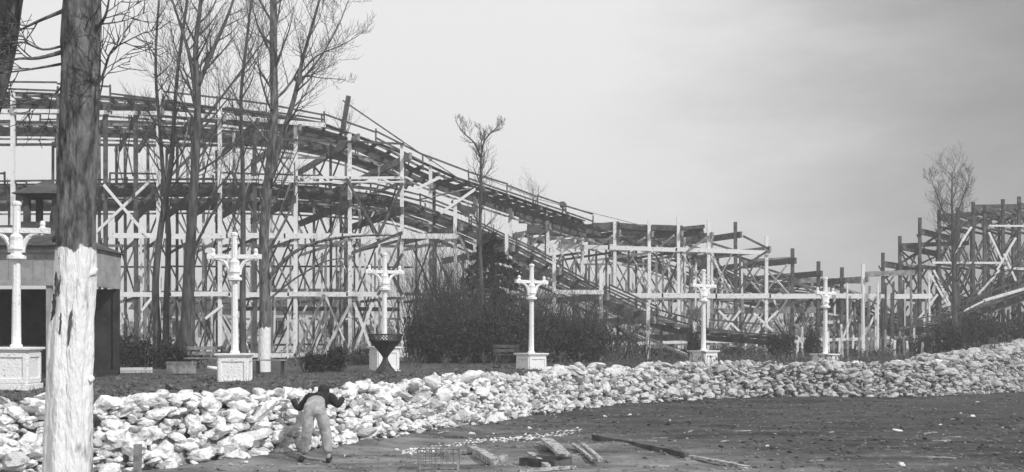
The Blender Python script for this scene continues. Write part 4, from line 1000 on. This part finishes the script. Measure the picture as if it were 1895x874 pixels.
# ------------------------------------------------------------------ the person
def skin_mesh(name, verts, edges, rad, root, m, parent, sub=2):
    me = bpy.data.meshes.new(name); me.from_pydata(verts, edges, []); o = bpy.data.objects.new(name, me); col.objects.link(o)
    sk = o.modifiers.new('skin', 'SKIN'); sk.use_smooth_shade = True
    for i, v in enumerate(me.skin_vertices[0].data):
        v.radius = rad[i] if isinstance(rad[i], tuple) else (rad[i], rad[i]); v.use_root = (i == root)
    ss = o.modifiers.new('sub', 'SUBSURF'); ss.levels = sub; ss.render_levels = sub
    dg_ = bpy.context.evaluated_depsgraph_get(); dg_.update()
    ev = bpy.data.meshes.new_from_object(o.evaluated_get(dg_)); ev.materials.clear(); ev.materials.append(m)
    ev.polygons.foreach_set('use_smooth', [True] * len(ev.polygons))
    bpy.data.objects.remove(o); o = bpy.data.objects.new(name, ev); col.objects.link(o); o.parent = parent; return o
foot = G0(583, 857)
t = thing('person', foot, 'person bent over the wall seen from behind in pale trousers and dark jacket, elbows spread', 'person')
# local frame: x right, y away from camera, z up; the body (skin) is one continuous mesh, clothes are children
V = [(0, 0, .98), (0, .17, 1.0), (0, .36, 1.0), (0, .5, 1.0), (0, .57, 1.03), (0, .64, 1.08),            # 0-5 spine to head
     (-.19, .46, 1.02), (-.36, .4, .84), (-.5, .56, 1.04),                                                   # 6-8 left arm
     (.19, .46, 1.04), (.32, .4, .9), (.4, .6, 1.07),                                                    # 9-11 right
     (-.1, 0, .93), (-.12, -.04, .5), (-.2, .06, .09), (-.23, -.1, .05),                                   # 12-15 left leg
     (.1, 0, .93), (.18, .05, .5), (.24, -.06, .09), (.25, -.2, .05)]
E = [(0, 1), (1, 2), (2, 3), (3, 4), (4, 5), (3, 6), (6, 7), (7, 8), (3, 9), (9, 10), (10, 11), (0, 12), (12, 13), (13, 14), (14, 15), (0, 16), (16, 17), (17, 18), (18, 19)]
rd = [.14, .13, .14, .12, .055, .085, .06, .042, .028, .06, .042, .028, .085, .055, .038, .035, .085, .055, .038, .035]
body = skin_mesh('body', V, E, rd, 0, M['skin'], t)
# fingers and head details join the body mesh
bmj = MB()
def finger_set(h, dirv, sgn):
    h = Vector(h); d = Vector(dirv).normalized(); sx = Vector((1, 0, 0)); 
    bmj.tube([h - d * .03, h + d * .02, h + d * .07, h + d * .09], [.028, .036, .04, .03], 8)
    for i, (ox, L) in enumerate(((-.03, .065), (-.01, .078), (.011, .073), (.031, .058))):
        b = h + d * .08 + sx * ox; bmj.tube([b, b + d * L * .45 + Vector((0, 0, -.005)), b + d * L * .8 + Vector((0, 0, -.025)), b + d * L * .9 + Vector((0, 0, -.05))], [.01, .0095, .009, .007], 6)
    b = h + d * .02 - sx * sgn * .03; bmj.tube([b, b - sx * sgn * .03 + d * .03, b - sx * sgn * .035 + d * .06 + Vector((0, 0, -.02))], [.013, .011, .008], 6)
finger_set((-.5, .56, 1.04), (-.2, 1, .0), -1); finger_set((.4, .6, 1.07), (.2, 1, 0), 1)
hc = Vector((.03, .68, 1.12))
bmj.lathe([(.02, -.13), (.07, -.11), (.085, -.04), (.092, .03), (.08, .09), (.04, .125), (.01, .13)], 14, hc)
for sx in (-1, 1): bmj.tube([hc + Vector((sx * .085, -.01, -.02)), hc + Vector((sx * .105, -.02, 0)), hc + Vector((sx * .095, -.01, .035))], [.012, .016, .01], 6)
bmj.tube([hc + Vector((0, .08, .02)), hc + Vector((0, .115, -.015)), hc + Vector((0, .09, -.03))], [.01, .018, .01], 6)
for sx in (-1, 1): bmj.tube([hc + Vector((sx * .03, .078, .015)), hc + Vector((sx * .03, .092, .015))], [.014, .006], 6)
bmj.tube([hc + Vector((-.025, .08, -.065)), hc + Vector((0, .09, -.065)), hc + Vector((.025, .08, -.065))], [.006, .009, .006], 5)
me = body.data; k = len(me.vertices)
vs_ = [tuple(v.co) for v in me.vertices] + [tuple(v) for v in bmj.v]; fs_ = [tuple(p.vertices) for p in me.polygons] + [tuple(i + k for i in f) for f in bmj.f]
nm_ = bpy.data.meshes.new('body'); nm_.from_pydata(vs_, [], fs_); nm_.materials.append(M['skin']); nm_.polygons.foreach_set('use_smooth', [True] * len(nm_.polygons)); body.data = nm_
hm = MB(); hm.lathe([(.088, -.02), (.104, .02), (.094, .09), (.055, .135), (.01, .15)], 12, hc + Vector((0, -.02, 0))); ho = hm.build('hair', M['hair'], None, True); ho.parent = t
J = skin_mesh('jacket', [(0, .12, 1.0), (0, .24, 1.01), (0, .36, 1.02), (0, .5, 1.02), (-.19, .46, 1.03), (-.36, .4, .85), (-.485, .53, 1.02), (.19, .46, 1.05), (.32, .4, .91), (.39, .575, 1.05)],
              [(0, 1), (1, 2), (2, 3), (3, 4), (4, 5), (5, 6), (3, 7), (7, 8), (8, 9)], [(.17, .12), (.17, .13), (.18, .14), (.15, .11), .09, .075, .05, .09, .075, .05], 2, M['jacket'], t)
JT = skin_mesh('trousers', [(0, .08, 1.0), (0, -.02, .93), (-.1, -.03, .84), (-.12, -.07, .5), (-.2, .05, .13), (.1, -.03, .84), (.175, .02, .5), (.235, -.07, .13)],
              [(0, 1), (1, 2), (2, 3), (3, 4), (1, 5), (5, 6), (6, 7)], [(.16, .13), (.175, .16), .125, .1, .085, .125, .1, .085], 1, M['trouser'], t)
for sx, y in ((-.22, -.0), (.245, -.07)):
    b = MB(); b.tube([(sx, y + .08, .06), (sx, y, .06), (sx + .005, y - .09, .045), (sx + .01, y - .17, .04)], [.045, .05, .047, .03], 8); o = b.build('boot', M['jacket'], None, True); o.parent = t

# ------------------------------------------------------------------ haze volume added to lift the dark tones
hz_ = MB(); hz_.box((0, 205, 15), 980, 580, 33)
ho_ = hz_.build('haze', bpy.data.materials.new('haze')); tag(ho_, 'thin pale haze volume added to lift the dark tones', 'haze', kind='stuff')
mt_ = ho_.data.materials[0]; mt_.use_nodes = True; t_ = mt_.node_tree; t_.nodes.clear()
pv = t_.nodes.new('ShaderNodeVolumePrincipled'); pv.inputs['Density'].default_value = .0022; pv.inputs['Color'].default_value = (.95, .95, .95, 1); pv.inputs['Anisotropy'].default_value = .1
out_ = t_.nodes.new('ShaderNodeOutputMaterial'); t_.links.new(pv.outputs[0], out_.inputs['Volume'])

# folds and creases in the cloth
for o_, amp in ((J, .012), (JT, .014)):
    for v in o_.data.vertices:
        n_ = v.normal; f_ = noise.noise(Vector((v.co.x * 9, v.co.y * 9, v.co.z * 16))) + .6 * noise.noise(v.co * 28); v.co += n_ * amp * f_
